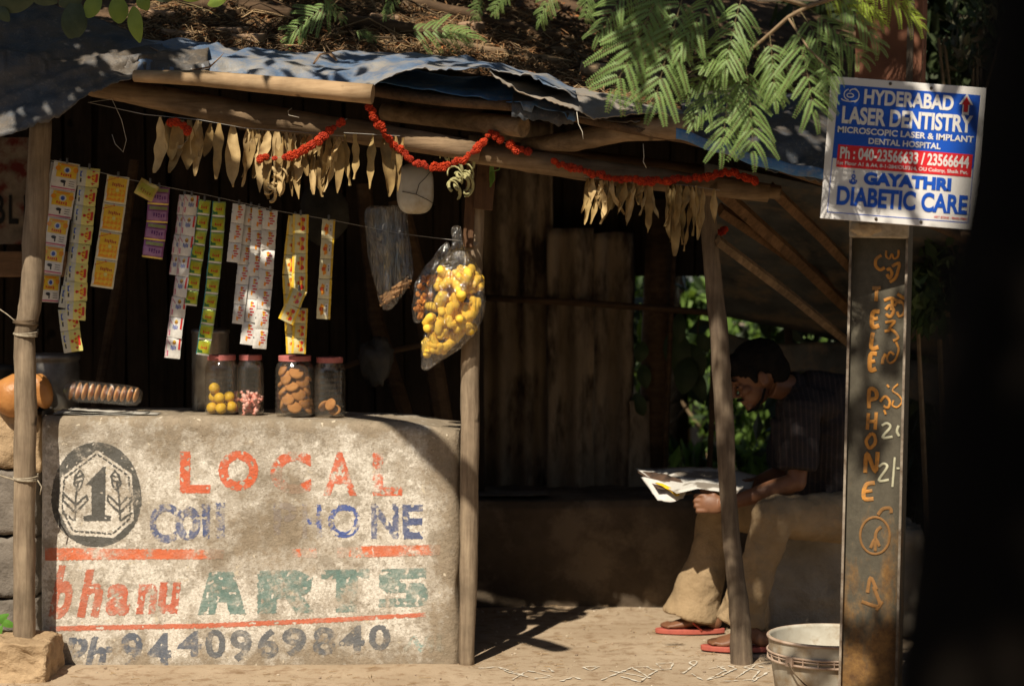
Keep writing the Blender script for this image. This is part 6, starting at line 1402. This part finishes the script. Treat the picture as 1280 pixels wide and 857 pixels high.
bush('bush', 'thin creeper with few leaves in the narrow gap beside the corrugated sheet', 790, 826, 370, 610, 11.4, 260, [gl, gd], (.04, .08), 6)
bush('bush', 'dim feathery green bush right of the steel pillar', 1130, 1235, 260, 400, 8.9, 1500, [leafmat('dim_feather', (.06, .10, .03), (.035, .06, .02), .2), gd], (.02, .06), 7, .3)
bush('bush', 'small pale leaves showing in the black shade right of the pillar top', 1182, 1232, 10, 86, 9.5, 240, [leafmat('pale_dim', (.16, .17, .10), (.10, .07, .05), .2), gd], (.02, .05), 8, .2)
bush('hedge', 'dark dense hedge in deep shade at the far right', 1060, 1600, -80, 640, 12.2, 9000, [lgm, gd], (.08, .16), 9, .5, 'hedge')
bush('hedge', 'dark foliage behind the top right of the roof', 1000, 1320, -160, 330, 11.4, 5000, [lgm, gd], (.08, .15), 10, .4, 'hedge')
# dark heart-shaped leaves hanging near the bent pole
hl = thing('dark_creeper', 'dark heart-leaved creeper hanging just left of the bent pole', 'plant', P(858, 400, 9.9))
branch([(850, 380, 9.9), (856, 420, 9.9), (866, 480, 9.9)], .006, .003, hl, 'vine', MT['twig'])
branch([(876, 384, 9.9), (872, 410, 9.9), (874, 440, 9.9)], .004, .003, hl, 'vine', MT['twig'])
for x, y, L, w_, a in [(848, 440, 60, 40, -80), (866, 452, 50, 44, -70), (875, 482, 40, 22, -75), (858, 470, 46, 34, -100), (880, 428, 26, 20, -60), (850, 410, 40, 20, -90), (806, 470, 30, 22, -80), (800, 505, 30, 22, -70), (802, 440, 26, 22, -100)]:
    k = 9.9 / F; oval_leaf(P(x, y, 9.88 + .02 * (x % 3)), L * k, w_ * k, R(a), gd, hl, roll=.3)
# far ground wall and shaded trees
mb = MB(); mb.box((3.0, 15.5, .55), (9, .25, 1.1)); o = mb.build('compound_wall', M('far_wall', (.24, .22, .19), (.14, .13, .11), 2, .9)); tag(o, 'low grey compound wall far behind the stall', 'wall')
for i, (x, y, r_, lab) in enumerate([(3.1, 9.8, .30, 'thick black tree trunk behind the signboard'), (4.0, 9.4, .35, 'black tree trunk hidden in deep shade at the far right'), (2.6, 10.6, .18, 'slim dark trunk behind the steel pillar')]):
    t = thing('shade_tree', lab, 'tree', (x, y, 0), 'dark trees behind the signboard')
    mb = MB(); mb.tube([(x, y, -.05), (x + .05, y, 1.2), (x - .06, y, 2.6), (x + .1, y, 4.2)], [r_ * 1.2, r_, r_ * .9, r_ * .8], 16, True, .2, seed=i); mb.build('trunk', barkm, t, smooth=True)
    mb = MB(); rn = random.Random(40 + i)
    for k in range(5200):
        c = Vector((x + rn.gauss(0, .7), y + .5 + rn.gauss(0, .35), rn.uniform(.6, 4.6))); q = Euler([rn.uniform(0, 6) for _ in range(3)]).to_matrix(); s_ = rn.uniform(.04, .10)
        mb.add([c + q @ Vector(v) * s_ for v in ((-1, 0, 0), (0, -.5, .1), (1, 0, 0), (0, .5, .1))], [(0, 1, 2, 3)])
    mb.build('crown', lgm, t)
for i, (x, y) in enumerate([(-3.6, 12.6), (-1.2, 12.9), (1.0, 13.3)]):
    t = thing('rear_tree', ['dark tree behind the left end of the roof', 'dark tree behind the middle of the roof', 'dark tree behind the roof above the porch'][i], 'tree', (x, y, 0), 'dark trees behind the roof')
    mb = MB(); mb.tube([(x, y, -.05), (x, y, 1.6), (x + .1, y, 3.4)], [.16, .13, .1], 12, True, .2); mb.build('trunk', barkm, t, smooth=True)
    mb = MB(); rn = random.Random(60 + i)
    for k in range(5200):
        c = Vector((x + rn.gauss(0, .8), y + rn.gauss(0, .4), rn.gauss(3.7, .55))); q = Euler([rn.uniform(0, 6) for _ in range(3)]).to_matrix(); s_ = rn.uniform(.05, .12)
        mb.add([c + q @ Vector(v) * s_ for v in ((-1, 0, 0), (0, -.5, .1), (1, 0, 0), (0, .5, .1))], [(0, 1, 2, 3)])
    mb.build('crown', lgm, t)
# green sprout at the foot of the left wall
sp2 = thing('green_sprout', 'small green sprout at the foot of the stone wall', 'plant', P(-6, 800, 7.95))
for x, y, a in ((2, 772, 30), (10, 778, -20), (-2, 790, 60)): oval_leaf(P(x, y, 7.93), .07, .035, R(a), leafmat('sprout', (.15, .36, .05), (.1, .26, .04), .35) if 'sprout' not in bpy.data.materials else bpy.data.materials['sprout'], sp2)

for i, (x, y, lab) in enumerate([(-11, -10, 'added unseen tree blocking low sky, far left'), (-5.5, -11.5, 'added unseen tree blocking low sky, left of the middle'), (0, -10.5, 'added unseen tree blocking low sky straight behind the camera'), (5.5, -11, 'added unseen tree blocking low sky, right of the middle'), (11, -10, 'added unseen tree blocking low sky, far right')]):  # trees behind the camera, added to block low skylight
    t = thing('sky_block_tree', lab, 'tree', (x, y, 0), 'unseen trees added to block the sky')
    mb = MB(); mb.tube([(x, y, -.05), (x, y, 2.5), (x + .3, y, 5)], [.35, .25, .18], 12, True, .2); mb.build('trunk', barkm, t, smooth=True)
    mb = MB(); rn = random.Random(90 + i)
    for k in range(3500):
        c = Vector((x + rn.gauss(0, 1.7), y + rn.gauss(0, 1.1), rn.uniform(.8, 8.0))); q = Euler([rn.uniform(0, 6) for _ in range(3)]).to_matrix(); s_ = rn.uniform(.15, .35)
        mb.add([c + q @ Vector(v) * s_ for v in ((-1, 0, 0), (0, -.5, .1), (1, 0, 0), (0, .5, .1))], [(0, 1, 2, 3)])
    mb.build('crown', lgm, t)
bpy.data.scenes.remove(TMP)
